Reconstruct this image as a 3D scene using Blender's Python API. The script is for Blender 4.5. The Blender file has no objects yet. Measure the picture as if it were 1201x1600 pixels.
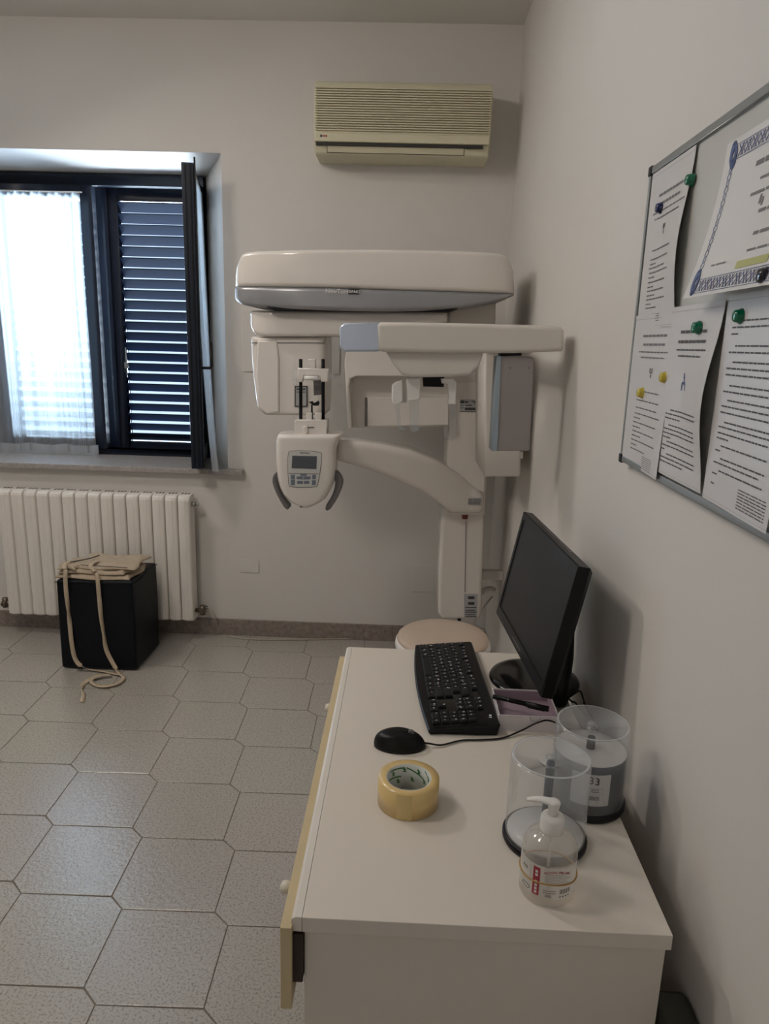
import bpy, math, random
from math import sin, cos, pi, radians, atan2, sqrt
from mathutils import Vector, Matrix
random.seed(7)
scene = bpy.context.scene
COL = scene.collection

# ---------------------------------------------------------------- camera
F_PX, EYE = 1115.1, 1.52
YAW, PITCH, ROLL = -2.63130669e-02, 2.31895732e-01, -2.86284849e-02
_f = Vector((sin(YAW)*cos(PITCH), cos(YAW)*cos(PITCH), -sin(PITCH)))
_r = Vector((cos(YAW), -sin(YAW), 0.0))
_d = _f.cross(_r)
RGT = _r*cos(ROLL) + _d*sin(ROLL)
DWN = -_r*sin(ROLL) + _d*cos(ROLL)
FWD = _f
cam_data = bpy.data.cameras.new('camera')
cam = bpy.data.objects.new('camera', cam_data)
COL.objects.link(cam)
m = Matrix((RGT, -DWN, -FWD)).transposed().to_4x4()
m.translation = Vector((0, 0, EYE))
cam.matrix_world = m
cam_data.sensor_fit = 'VERTICAL'
cam_data.sensor_height = 36.0
cam_data.lens = F_PX*36.0/1600.0
cam_data.clip_start = 0.02
scene.camera = cam

# ---------------------------------------------------------------- light, world, exposure
scene.view_settings.view_transform = 'Standard'
scene.view_settings.look = 'None'
scene.view_settings.gamma = 1.0
scene.view_settings.use_curve_mapping = False
scene.view_settings.exposure = 0.0
try:
    scene.cycles.transparent_max_bounces = 24
except Exception:
    pass
world = bpy.data.worlds.new('world'); scene.world = world
world.use_nodes = True
bg = world.node_tree.nodes['Background']
bg.inputs[0].default_value = (0.62, 0.80, 1.0, 1); bg.inputs[1].default_value = 1.2

def area(name, loc, target, sx, sy, power, color):
    l = bpy.data.lights.new(name, 'AREA'); l.shape = 'RECTANGLE'; l.size = sx; l.size_y = sy
    l.energy = power; l.color = color
    o = bpy.data.objects.new(name, l); COL.objects.link(o); o.location = loc
    o.rotation_euler = (Vector(target)-Vector(loc)).to_track_quat('-Z', 'Y').to_euler()
    return o
# overcast daylight outside the shuttered window
area('daylight', (-1.63, 4.75, 2.0), (-1.63, 3.0, 2.0), 2.8, 2.5, 1120, (0.70, 0.85, 1.0))
# ceiling lamp (out of frame), then two unseen fill lights added to lift the room
area('ceiling_lamp', (-1.85, 2.35, 2.74), (-1.0, 1.7, 0.6), 0.26, 0.26, 13, (1.0, 0.90, 0.80))
area('overhead_fill_light', (-1.3, 1.1, 2.80), (-1.2, 2.2, 0.9), 0.4, 0.4, 14, (1.0, 0.90, 0.80))  # added overhead fill that lifts the back wall, not a known fitting
area('rear_fill_light', (-1.2, -1.55, 1.5), (-0.5, 3, 1.2), 1.6, 1.8, 3.5, (1.0, 0.92, 0.85))  # added weak fill from behind the camera, no doorway is built there

# ---------------------------------------------------------------- pixel helper (a point on a plane that really stands there)
def ray(x, y): return RGT*((x-600.5)/F_PX) + DWN*((y-800)/F_PX) + FWD
def at(x, y, axis, val):
    d = ray(x, y); c = (0, 0, EYE); t = (val-c[axis])/d[axis]
    return Vector((d[0]*t, d[1]*t, EYE+d[2]*t))
def Yp(x, y, v): return at(x, y, 1, v)
def Zp(x, y, v): return at(x, y, 2, v)
def Xp(x, y, v): return at(x, y, 0, v)

# ---------------------------------------------------------------- materials
MATS = {}
def pbr(name, col, rough=0.5, metal=0.0, coat=0.0, noise=0.0, nscale=8.0, bump=0.0, bscale=60.0, spec=0.5, alpha=None, emis=None):
    if name in MATS: return MATS[name]
    mt = bpy.data.materials.new(name); mt.use_nodes = True
    nt = mt.node_tree; b = nt.nodes['Principled BSDF']
    b.inputs['Base Color'].default_value = (*col, 1)
    b.inputs['Roughness'].default_value = rough
    b.inputs['Metallic'].default_value = metal
    b.inputs['Specular IOR Level'].default_value = spec
    b.inputs['Coat Weight'].default_value = coat
    b.inputs['Coat Roughness'].default_value = 0.06
    tc = nt.nodes.new('ShaderNodeTexCoord')
    if noise > 0:
        n = nt.nodes.new('ShaderNodeTexNoise'); n.inputs['Scale'].default_value = nscale; n.inputs['Detail'].default_value = 5
        nt.links.new(tc.outputs['Object'], n.inputs['Vector'])
        r = nt.nodes.new('ShaderNodeValToRGB')
        r.color_ramp.elements[0].position = 0.3; r.color_ramp.elements[1].position = 0.7
        r.color_ramp.elements[0].color = (*[c*(1-noise) for c in col], 1)
        r.color_ramp.elements[1].color = (*[min(1, c*(1+noise)) for c in col], 1)
        nt.links.new(n.outputs['Fac'], r.inputs['Fac']); nt.links.new(r.outputs['Color'], b.inputs['Base Color'])
    if bump > 0:
        n2 = nt.nodes.new('ShaderNodeTexNoise'); n2.inputs['Scale'].default_value = bscale; n2.inputs['Detail'].default_value = 3
        nt.links.new(tc.outputs['Object'], n2.inputs['Vector'])
        bp = nt.nodes.new('ShaderNodeBump'); bp.inputs['Strength'].default_value = bump; bp.inputs['Distance'].default_value = 0.002
        nt.links.new(n2.outputs['Fac'], bp.inputs['Height']); nt.links.new(bp.outputs['Normal'], b.inputs['Normal'])
    MATS[name] = mt
    return mt

def clear(name, tint, trans, rough=0.05, white=0.1, gloss=0.06):
    """thin clear plastic: mostly straight-through, a little milk, a fresnel sheen"""
    mt = bpy.data.materials.new(name); mt.use_nodes = True; nt = mt.node_tree
    for n in list(nt.nodes): nt.nodes.remove(n)
    out = nt.nodes.new('ShaderNodeOutputMaterial')
    tr = nt.nodes.new('ShaderNodeBsdfTransparent'); tr.inputs[0].default_value = (*tint, 1)
    df = nt.nodes.new('ShaderNodeBsdfDiffuse'); df.inputs[0].default_value = (*tint, 1)
    tl = nt.nodes.new('ShaderNodeBsdfTranslucent'); tl.inputs[0].default_value = (*tint, 1)
    gl = nt.nodes.new('ShaderNodeBsdfGlossy'); gl.inputs['Roughness'].default_value = rough
    fr = nt.nodes.new('ShaderNodeLayerWeight'); fr.inputs[0].default_value = 0.28
    mr = nt.nodes.new('ShaderNodeMapRange')
    mr.inputs['To Min'].default_value = gloss; mr.inputs['To Max'].default_value = 0.65
    pw = nt.nodes.new('ShaderNodeMath'); pw.operation = 'POWER'; pw.inputs[1].default_value = 2.0
    nt.links.new(fr.outputs['Facing'], pw.inputs[0]); nt.links.new(pw.outputs[0], mr.inputs['Value'])
    m0 = nt.nodes.new('ShaderNodeMixShader'); m0.inputs[0].default_value = 0.5
    nt.links.new(df.outputs[0], m0.inputs[1]); nt.links.new(tl.outputs[0], m0.inputs[2])
    m1 = nt.nodes.new('ShaderNodeMixShader'); m1.inputs[0].default_value = white
    nt.links.new(tr.outputs[0], m1.inputs[1]); nt.links.new(m0.outputs[0], m1.inputs[2])
    m2 = nt.nodes.new('ShaderNodeMixShader')
    nt.links.new(mr.outputs[0], m2.inputs[0]); nt.links.new(m1.outputs[0], m2.inputs[1]); nt.links.new(gl.outputs[0], m2.inputs[2])
    nt.links.new(m2.outputs[0], out.inputs[0])
    return mt

WALL = pbr('wall_paint', (0.715, 0.682, 0.643), 0.75, noise=0.012, nscale=2.2, bump=0.12, bscale=90, spec=0.25)
CEIL = pbr('ceiling_paint', (0.76, 0.74, 0.70), 0.85, noise=0.01, nscale=3)
SILL = pbr('sill_stone', (0.36, 0.33, 0.31), 0.45, noise=0.15, nscale=60)
BASEST = pbr('skirting_stone', (0.26, 0.215, 0.19), 0.4, noise=0.28, nscale=45, bump=0.05)
GROUT = pbr('grout', (0.20, 0.17, 0.14), 0.8, noise=0.1)
FRAME = pbr('dark_window_frame', (0.007, 0.012, 0.026), 0.38, noise=0.1, bump=0.03, spec=0.35)
SLAT = pbr('dark_slat', (0.009, 0.019, 0.045), 0.6, noise=0.08, spec=0.12)  # blue haze from the bright window is mixed into this dark colour
RAD = pbr('radiator_enamel', (0.84, 0.79, 0.725), 0.35, noise=0.01, coat=0.1)
ACM = pbr('aged_cream_plastic', (0.67, 0.625, 0.45), 0.5, noise=0.03, nscale=5)
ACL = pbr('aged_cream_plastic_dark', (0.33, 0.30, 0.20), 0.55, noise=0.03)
ACD = pbr('ac_dark', (0.03, 0.028, 0.025), 0.6, noise=0.05)
WHITE = pbr('machine_white', (0.76, 0.71, 0.655), 0.22, noise=0.008, nscale=3, coat=0.35)
WHITE2 = pbr('machine_white_matt', (0.70, 0.655, 0.60), 0.4, noise=0.01, nscale=3)
SILVER = pbr('machine_silver', (0.35, 0.35, 0.36), 0.33, metal=0.55, noise=0.02)
BLUESIL = pbr('pale_blue_cap', (0.55, 0.62, 0.74), 0.25, metal=0.35, noise=0.01)
GREYP = pbr('grey_panel', (0.33, 0.295, 0.285), 0.45, metal=0.1, noise=0.02)
GREYB = pbr('grey_blue_edge', (0.33, 0.40, 0.45), 0.4, noise=0.02)
DGREY = pbr('dark_grey_rubber', (0.16, 0.15, 0.15), 0.5, noise=0.05)
BLACKP = pbr('black_plastic', (0.006, 0.006, 0.0075), 0.35, noise=0.05, spec=0.25)
BLACKG = pbr('black_gloss', (0.006, 0.006, 0.007), 0.12, noise=0.03)
KEYM = pbr('keycap_black', (0.009, 0.009, 0.010), 0.5, noise=0.05, bump=0.05, bscale=400, spec=0.3)
SCREEN = pbr('dark_screen', (0.011, 0.011, 0.014), 0.32, noise=0.02, spec=0.2)
LCD = pbr('grey_lcd', (0.085, 0.092, 0.105), 0.3, noise=0.03)
LEATHER = pbr('black_leatherette', (0.0025, 0.0040, 0.0075), 0.5, noise=0.1, bump=0.2, bscale=250, spec=0.22)
CLOTH = pbr('beige_cloth', (0.46, 0.37, 0.27), 0.9, noise=0.06, nscale=30, bump=0.4, bscale=350)
STRAP = pbr('beige_webbing', (0.52, 0.42, 0.30), 0.85, noise=0.08, nscale=60, bump=0.3, bscale=500)
PIPING = pbr('black_piping', (0.012, 0.011, 0.01), 0.7, noise=0.1)
DESKW = pbr('desk_laminate', (0.74, 0.68, 0.60), 0.38, noise=0.008, nscale=2, spec=0.4)
EDGEW = pbr('desk_edge_white', (0.76, 0.71, 0.64), 0.3, noise=0.01)
PINE = pbr('pale_yellow_front', (0.62, 0.50, 0.30), 0.45, noise=0.05, nscale=12)
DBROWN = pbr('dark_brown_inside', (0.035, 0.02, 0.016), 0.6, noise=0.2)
STOOLC = pbr('beige_vinyl', (0.60, 0.48, 0.38), 0.5, noise=0.02)
CHROME = pbr('chrome', (0.6, 0.6, 0.6), 0.2, metal=1.0, noise=0.02)
TAPEM = pbr('amber_tape', (0.74, 0.53, 0.22), 0.3, noise=0.05, nscale=20, coat=0.3)
TAPE2 = pbr('amber_tape_dark', (0.66, 0.49, 0.20), 0.25, noise=0.04, coat=0.4)
CARDB = pbr('white_core', (0.62, 0.64, 0.60), 0.7, noise=0.02)
GREEN = pbr('green_print', (0.06, 0.20, 0.05), 0.6, noise=0.2)
PAPER = pbr('paper_in_sleeve', (0.66, 0.64, 0.63), 0.35, noise=0.01, spec=0.5)
PAPER2 = pbr('white_paper', (0.72, 0.70, 0.68), 0.6, noise=0.01)
BOARDM = pbr('board_enamel', (0.60, 0.595, 0.56), 0.3, noise=0.02, nscale=3)
ALU = pbr('brushed_aluminium', (0.34, 0.35, 0.345), 0.35, metal=0.7, noise=0.04)
INK = pbr('black_ink', (0.05, 0.048, 0.05), 0.7, noise=0.2)
INKG = pbr('grey_ink', (0.20, 0.19, 0.19), 0.7, noise=0.2)
INKT = pbr('toner', (0.11, 0.105, 0.11), 0.7, noise=0.2)
INKB = pbr('blue_ink', (0.11, 0.15, 0.30), 0.6, noise=0.3, nscale=80)
INKB2 = pbr('pale_blue_ink', (0.22, 0.25, 0.42), 0.6, noise=0.3, nscale=80)
INKY = pbr('gold_print', (0.50, 0.50, 0.20), 0.6, noise=0.1)
MAGG = pbr('green_magnet', (0.0, 0.16, 0.075), 0.12, noise=0.03, coat=0.5)
MAGB = pbr('blue_magnet', (0.008, 0.015, 0.09), 0.15, noise=0.03, coat=0.5)
MAGY = pbr('yellow_magnet', (0.60, 0.47, 0.05), 0.25, noise=0.03, coat=0.3)
MAGK = pbr('black_magnet', (0.01, 0.01, 0.015), 0.2, noise=0.03, coat=0.3)
CARD = pbr('white_card', (0.68, 0.63, 0.64), 0.55, noise=0.01)
PURPLE = pbr('mauve_lining', (0.34, 0.25, 0.30), 0.6, noise=0.04)
DISC = pbr('disc_stack_edge', (0.045, 0.058, 0.085), 0.3, noise=0.08, nscale=20, metal=0.2)
DISCT = pbr('disc_top', (0.62, 0.60, 0.57), 0.3, metal=0.2, noise=0.02)
DISCM = pbr('disc_painted_sheen', (0.66, 0.65, 0.63), 0.3, metal=0.0, noise=0.02)  # no mirror: the disc's pale reflection is put into the base colour
WPLAST = pbr('white_plastic', (0.80, 0.78, 0.75), 0.3, noise=0.01)
RED = pbr('red_print', (0.36, 0.03, 0.045), 0.5, noise=0.05)
REDP = pbr('dark_red_button', (0.16, 0.02, 0.015), 0.35, noise=0.05)
RUBBER = pbr('tan_rubber', (0.42, 0.24, 0.06), 0.5, noise=0.05)
CABLEW = pbr('pale_cable', (0.45, 0.40, 0.33), 0.5, noise=0.05)
BRASS = pbr('dull_metal_valve', (0.16, 0.13, 0.10), 0.35, metal=0.7, noise=0.1)
GREENBX = pbr('dark_green_grey', (0.06, 0.06, 0.045), 0.6, noise=0.1)
LOGOW = pbr('pale_lettering', (0.72, 0.70, 0.68), 0.5, noise=0.01)
STICK = pbr('sticker_grey', (0.42, 0.42, 0.42), 0.5, noise=0.03)
BTN = pbr('blue_grey_button', (0.16, 0.19, 0.24), 0.4, noise=0.05)
PANEL = pbr('keypad_panel', (0.60, 0.60, 0.57), 0.35, noise=0.01)
KNOB = pbr('cream_knob', (0.72, 0.68, 0.58), 0.3, noise=0.02)
CLEARP = clear('clear_plastic', (0.93, 0.95, 0.96), 0.9, 0.08, 0.10, 0.05)
MILKY = clear('milky_clear_plastic', (0.95, 0.96, 0.97), 0.8, 0.12, 0.17, 0.05)
BOTTLE = clear('clear_bottle', (0.95, 0.93, 0.90), 0.9, 0.04, 0.22, 0.06)
LABELM = clear('label_film', (0.93, 0.92, 0.90), 0.5, 0.3, 0.55, 0.04)
RIM = clear('cover_rim_plastic', (0.95, 0.96, 0.97), 0.5, 0.2, 0.5, 0.08)
PANE = clear('window_glass', (0.96, 0.98, 1.0), 0.95, 0.02, 0.0, 0.04)

def curtain_mat():
    mt = bpy.data.materials.new('sheer_curtain'); mt.use_nodes = True; nt = mt.node_tree
    for n in list(nt.nodes): nt.nodes.remove(n)
    out = nt.nodes.new('ShaderNodeOutputMaterial')
    tr = nt.nodes.new('ShaderNodeBsdfTransparent'); tr.inputs[0].default_value = (0.93, 0.97, 1, 1)
    df = nt.nodes.new('ShaderNodeBsdfDiffuse'); df.inputs[0].default_value = (0.74, 0.76, 0.78, 1)
    tl = nt.nodes.new('ShaderNodeBsdfTranslucent'); tl.inputs[0].default_value = (0.74, 0.82, 0.88, 1)
    a = nt.nodes.new('ShaderNodeMixShader'); a.inputs[0].default_value = 0.6
    nt.links.new(df.outputs[0], a.inputs[1]); nt.links.new(tl.outputs[0], a.inputs[2])
    tc = nt.nodes.new('ShaderNodeTexCoord')
    w = nt.nodes.new('ShaderNodeTexNoise'); w.inputs['Scale'].default_value = 6
    mp = nt.nodes.new('ShaderNodeMapping'); mp.inputs['Scale'].default_value = (4, 4, 0.15)
    nt.links.new(tc.outputs['Object'], mp.inputs[0]); nt.links.new(mp.outputs[0], w.inputs['Vector'])
    mr = nt.nodes.new('ShaderNodeMapRange'); mr.inputs['To Min'].default_value = 0.42; mr.inputs['To Max'].default_value = 0.66
    nt.links.new(w.outputs['Fac'], mr.inputs['Value'])
    mx = nt.nodes.new('ShaderNodeMixShader')
    nt.links.new(mr.outputs[0], mx.inputs[0]); nt.links.new(tr.outputs[0], mx.inputs[1]); nt.links.new(a.outputs[0], mx.inputs[2])
    nt.links.new(mx.outputs[0], out.inputs[0])
    return mt
CURT = curtain_mat()
HEM = clear('curtain_hem', (0.75, 0.78, 0.82), 0.2, 0.8, 0.88, 0.0)

def floor_mat():
    mt = bpy.data.materials.new('speckled_floor_tile'); mt.use_nodes = True; nt = mt.node_tree; b = nt.nodes['Principled BSDF']
    tc = nt.nodes.new('ShaderNodeTexCoord')
    n = nt.nodes.new('ShaderNodeTexNoise'); n.inputs['Scale'].default_value = 170; n.inputs['Detail'].default_value = 4
    nt.links.new(tc.outputs['Object'], n.inputs['Vector'])
    r = nt.nodes.new('ShaderNodeValToRGB'); e = r.color_ramp.elements
    e[0].position = 0.34; e[0].color = (0.31, 0.28, 0.25, 1); e[1].position = 0.50; e[1].color = (0.50, 0.465, 0.42, 1)
    nt.links.new(n.outputs['Fac'], r.inputs[0])
    n3 = nt.nodes.new('ShaderNodeTexNoise'); n3.inputs['Scale'].default_value = 1.3
    nt.links.new(tc.outputs['Object'], n3.inputs['Vector'])
    mx = nt.nodes.new('ShaderNodeMixRGB'); mx.blend_type = 'MULTIPLY'; mx.inputs[0].default_value = 0.12
    nt.links.new(r.outputs[0], mx.inputs[1]); nt.links.new(n3.outputs['Color'], mx.inputs[2])
    nt.links.new(mx.outputs[0], b.inputs['Base Color'])
    b.inputs['Roughness'].default_value = 0.24; b.inputs['Specular IOR Level'].default_value = 0.8; b.inputs['Coat Weight'].default_value = 0.6; b.inputs['Coat Roughness'].default_value = 0.2
    n2 = nt.nodes.new('ShaderNodeTexNoise'); n2.inputs['Scale'].default_value = 70; n2.inputs['Detail'].default_value = 2
    nt.links.new(tc.outputs['Object'], n2.inputs['Vector'])
    bp = nt.nodes.new('ShaderNodeBump'); bp.inputs['Strength'].default_value = 0.35; bp.inputs['Distance'].default_value = 0.003
    nt.links.new(n2.outputs['Fac'], bp.inputs['Height']); nt.links.new(bp.outputs[0], b.inputs['Normal']); nt.links.new(bp.outputs[0], b.inputs['Coat Normal'])
    return mt
TILE = floor_mat()

# ---------------------------------------------------------------- mesh builder
ORG = {}
def thing(name, label, cat, loc, group=None):
    o = bpy.data.objects.new(name, None); COL.objects.link(o); o.location = loc
    o.empty_display_size = 0.05
    o['label'] = label; o['category'] = cat
    if group: o['group'] = group
    ORG[o] = Vector(loc)
    return o
def tag(o, label, cat, group=None, kind=None):
    o['label'] = label; o['category'] = cat
    if group: o['group'] = group
    if kind: o['kind'] = kind
    return o

class MB:
    def __init__(s): s.v = []; s.f = []; s.sm = []; s.mi = []
    def add(s, vs, fs, smooth=False, mi=0):
        b = len(s.v); s.v += [Vector(v) for v in vs]
        for f in fs: s.f.append([i+b for i in f]); s.sm.append(smooth); s.mi.append(mi)
        return s
    def box(s, x0, x1, y0, y1, z0, z1, mi=0):
        return s.add([(x0,y0,z0),(x1,y0,z0),(x1,y1,z0),(x0,y1,z0),(x0,y0,z1),(x1,y0,z1),(x1,y1,z1),(x0,y1,z1)],
                     [(0,3,2,1),(4,5,6,7),(0,1,5,4),(1,2,6,5),(2,3,7,6),(3,0,4,7)], mi=mi)
    def obox(s, c, ax, ay, az, hx, hy, hz):
        c = Vector(c); P = []
        for k in (-1, 1):
            for i, j in ((-1,-1),(1,-1),(1,1),(-1,1)):
                P.append(c+ax*hx*i+ay*hy*j+az*hz*k)
        return s.add(P, [(0,3,2,1),(4,5,6,7),(0,1,5,4),(1,2,6,5),(2,3,7,6),(3,0,4,7)])
    def prism(s, pts, z0, z1):
        n = len(pts)
        vs = [(p[0],p[1],z0) for p in pts]+[(p[0],p[1],z1) for p in pts]
        return s.add(vs, [list(range(n))[::-1], list(range(n,2*n))]+[(i,(i+1)%n,n+(i+1)%n,n+i) for i in range(n)])
    def rings(s, rs, closed=True, cap0=True, cap1=True, smooth=True, mi=0):
        n = len(rs[0]); vs = [p for r in rs for p in r]; fs = []
        for k in range(len(rs)-1):
            for i in range(n if closed else n-1):
                j = (i+1) % n
                fs.append((k*n+i, k*n+j, (k+1)*n+j, (k+1)*n+i))
        s.add(vs, fs, smooth, mi)
        if cap0: s.add(rs[0], [list(range(n))[::-1]], False, mi)
        if cap1: s.add(rs[-1], [list(range(n))], False, mi)
        return s
    def cyl(s, p0, p1, r0, r1=None, n=24, cap=True, mi=0):
        p0 = Vector(p0); p1 = Vector(p1); r1 = r0 if r1 is None else r1
        d = (p1-p0).normalized(); a = d.orthogonal().normalized(); b = d.cross(a)
        R = lambda p, r: [p+(a*cos(2*pi*i/n)+b*sin(2*pi*i/n))*r for i in range(n)]
        return s.rings([R(p0,r0), R(p1,r1)], cap0=cap, cap1=cap, mi=mi)
    def lathe(s, c, prof, n=48, cap0=True, cap1=True, sx=1, sy=1):
        c = Vector(c)
        return s.rings([[c+Vector((r*cos(2*pi*i/n)*sx, r*sin(2*pi*i/n)*sy, z)) for i in range(n)] for r, z in prof], cap0=cap0, cap1=cap1)
    def tube(s, path, r, n=8, cap=True):
        path = [Vector(p) for p in path]; rs = []
        up = Vector((0,0,1)); prev = None
        for i, p in enumerate(path):
            t = (path[min(i+1,len(path)-1)]-path[max(i-1,0)]).normalized()
            a = t.cross(up) if prev is None else prev-t*prev.dot(t)
            if a.length < 1e-4: a = t.orthogonal()
            a.normalize(); prev = a; b = t.cross(a)
            rs.append([p+(a*cos(2*pi*k/n)+b*sin(2*pi*k/n))*r for k in range(n)])
        return s.rings(rs, cap0=cap, cap1=cap)
    def build(s, name, mat, parent=None, bevel=0, seg=2, org=None, kind=None):
        o_ = Vector(org) if org is not None else (ORG[parent] if parent is not None else Vector((0,0,0)))
        me = bpy.data.meshes.new(name)
        me.from_pydata([tuple(v-o_) for v in s.v], [], s.f)
        mats = mat if isinstance(mat, (list, tuple)) else [mat]
        for q in mats: me.materials.append(q)
        for p, sm, mi in zip(me.polygons, s.sm, s.mi): p.use_smooth = sm; p.material_index = mi
        me.update()
        import bmesh
        bm = bmesh.new(); bm.from_mesh(me); bmesh.ops.remove_doubles(bm, verts=bm.verts, dist=1e-6) if s.weld else None
        bmesh.ops.recalc_face_normals(bm, faces=bm.faces); bm.to_mesh(me); bm.free()
        o = bpy.data.objects.new(name, me); COL.objects.link(o)
        if parent is not None: o.parent = parent
        else: o.location = o_
        ORG[o] = o_
        if bevel:
            b = o.modifiers.new('bevel', 'BEVEL'); b.width = bevel; b.segments = seg; b.limit_method = 'ANGLE'; b.angle_limit = radians(35)
            for p in me.polygons: p.use_smooth = True
            w = o.modifiers.new('wn', 'WEIGHTED_NORMAL'); w.keep_sharp = True
        if kind: o['kind'] = kind
        return o
    weld = True

def crom(pts, n=8):
    P = [Vector(p) for p in pts]; out = []
    for i in range(len(P)-1):
        p0 = P[max(i-1,0)]; p1 = P[i]; p2 = P[i+1]; p3 = P[min(i+2,len(P)-1)]
        for k in range(n):
            t = k/n
            out.append(0.5*((2*p1)+(-p0+p2)*t+(2*p0-5*p1+4*p2-p3)*t*t+(-p0+3*p1-3*p2+p3)*t**3))
    out.append(P[-1]); return out
def chaikin(pts, it=2):
    for _ in range(it):
        q = []
        for i in range(len(pts)):
            a = pts[i]; b = pts[(i+1) % len(pts)]
            q += [(a[0]*.75+b[0]*.25, a[1]*.75+b[1]*.25), (a[0]*.25+b[0]*.75, a[1]*.25+b[1]*.75)]
        pts = q
    return pts
def inset(pts, d):
    n = len(pts); A = sum(pts[i][0]*pts[(i+1)%n][1]-pts[(i+1)%n][0]*pts[i][1] for i in range(n))
    sg = 1 if A > 0 else -1; out = []
    for i in range(n):
        p = Vector(pts[i-1]).to_2d() if False else Vector((pts[i-1][0], pts[i-1][1])); c = Vector((pts[i][0], pts[i][1])); q = Vector((pts[(i+1)%n][0], pts[(i+1)%n][1]))
        e1 = (c-p).normalized(); e2 = (q-c).normalized()
        n1 = Vector((-e1.y, e1.x))*sg; n2 = Vector((-e2.y, e2.x))*sg
        b = n1+n2
        if b.length < 1e-5: b = n1
        b.normalize(); k = max(0.5, b.dot(n1))
        out.append((c.x+b.x*d/k, c.y+b.y*d/k))
    return out
def pxslab(mb, pts, Y, thick, bev=0.0, back=0.0, rnd=0, depth=None):
    """side outline (px) standing at distance Y, given its real thickness; edges rolled by bev.
    depth(x) lets the piece run away from or towards the viewer along its length"""
    if rnd: pts = chaikin(pts, rnd)
    w = [Yp(x, y, Y if depth is None else depth(x)) for x, y in pts]
    P = [(p.x, p.z) for p in w]; YY = [p.y for p in w]
    rs = []
    n = 5 if bev > 0 else 0
    for k in range(n):
        a = k/n*pi/2
        q = inset(P, bev*(1-sin(a)))
        rs.append([Vector((u[0], yy+bev*(1-cos(a)), u[1])) for u, yy in zip(q, YY)])
    rs.append([Vector((u[0], yy+bev, u[1])) for u, yy in zip(P, YY)])
    b2 = back or bev
    rs.append([Vector((u[0], yy+thick-b2, u[1])) for u, yy in zip(P, YY)])
    if b2 > 0:
        for k in range(1, 4):
            a = k/3*pi/2
            q = inset(P, b2*(1-cos(a)))
            rs.append([Vector((u[0], yy+thick-b2+b2*sin(a), u[1])) for u, yy in zip(q, YY)])
    mb.rings(rs); return mb
def interp(pl, x):
    if x <= pl[0][0]: return pl[0][1]
    for a, b in zip(pl, pl[1:]):
        if x <= b[0]: return a[1]+(b[1]-a[1])*(x-a[0])/max(1e-6, b[0]-a[0])
    return pl[-1][1]
def pxloft(mb, top, bot, x0, x1, Yf, thick, bev, n=60, endr=None, smooth_pl=True):
    endr = bev if endr is None else endr
    def sm(pl, x):
        w = (x1-x0)/60.0
        w = min(w, max(.4, (x-x0)*.9), max(.4, (x1-x)*.9))
        return (interp(pl, x-w)+2*interp(pl, x)+interp(pl, x+w))/4
    rs = []
    for i in range(n+1):
        t = i/n; t = .5-.5*cos(pi*t); t = .5*t+.5*(i/n)
        x = x0+(x1-x0)*t; Y = Yf(x)
        T = Yp(x, sm(top, x), Y); B = Yp(x, sm(bot, x), Y); 
        pxm = abs(Yp(x+1, 600, Y).x-Yp(x, 600, Y).x)
        e = min(x-x0, x1-x)*pxm/max(endr, 1e-5); e = min(1, e)
        k = 1-sqrt(max(0, 1-(1-e)**2)); off = endr*k
        y0 = Y+off; y1 = Y+thick-off
        h = T.z-B.z; r = max(.0004, min(bev, h*.48, (y1-y0)*.48))
        X = (T.x+B.x)/2; tl_ = (T.x-B.x)
        ring = []
        for cy, cz, a0 in ((y0+r, T.z-r, pi/2), (y0+r, B.z+r, pi), (y1-r, B.z+r, 1.5*pi), (y1-r, T.z-r, 0)):
            for q in range(6):
                a = a0+(pi/2)*q/5
                yy = cy+r*cos(a); zz = cz+r*sin(a)
                ring.append(Vector((X+tl_*((zz-B.z)/max(h,1e-4)-.5), yy, zz)))
        rs.append(ring)
    mb.rings(rs); return mb
def pyloft(mb, left, right, y0, y1, Y, thick, bev, n=50, endr=None):
    """like pxloft but sliced level by level from top (y0) to bottom (y1); left/right are (y, x) lists"""
    endr = bev if endr is None else endr
    def sm(pl, y):
        w = min((y1-y0)/40.0, max(.3, (y-y0)*.9), max(.3, (y1-y)*.9))
        return (interp(pl, y-w)+2*interp(pl, y)+interp(pl, y+w))/4
    rs = []
    for i in range(n+1):
        t = .5-.5*cos(pi*i/n); t = .6*t+.4*i/n
        y = y0+(y1-y0)*t; A = Yp(sm(left, y), y, Y); B = Yp(sm(right, y), y, Y)
        e = min(y-y0, y1-y)*.0024/max(endr, 1e-5); e = min(1, e)
        off = endr*(1-sqrt(max(0, 1-(1-e)**2)))
        f0, f1 = Y+off, Y+thick-off; w = B.x-A.x; r = max(.0003, min(bev, w*.48, (f1-f0)*.48)); z = (A.z+B.z)/2; dz = B.z-A.z
        ring = []
        for cx, cy, a0 in ((A.x+r, f0+r, pi), (B.x-r, f0+r, 1.5*pi), (B.x-r, f1-r, 0), (A.x+r, f1-r, pi/2)):
            for q in range(7):
                a = a0+(pi/2)*q/6; X = cx+r*cos(a)
                ring.append(Vector((X, cy+r*sin(a), z+dz*((X-A.x)/max(w,1e-4)-.5))))
        rs.append(ring)
    mb.rings(rs); return mb
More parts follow.
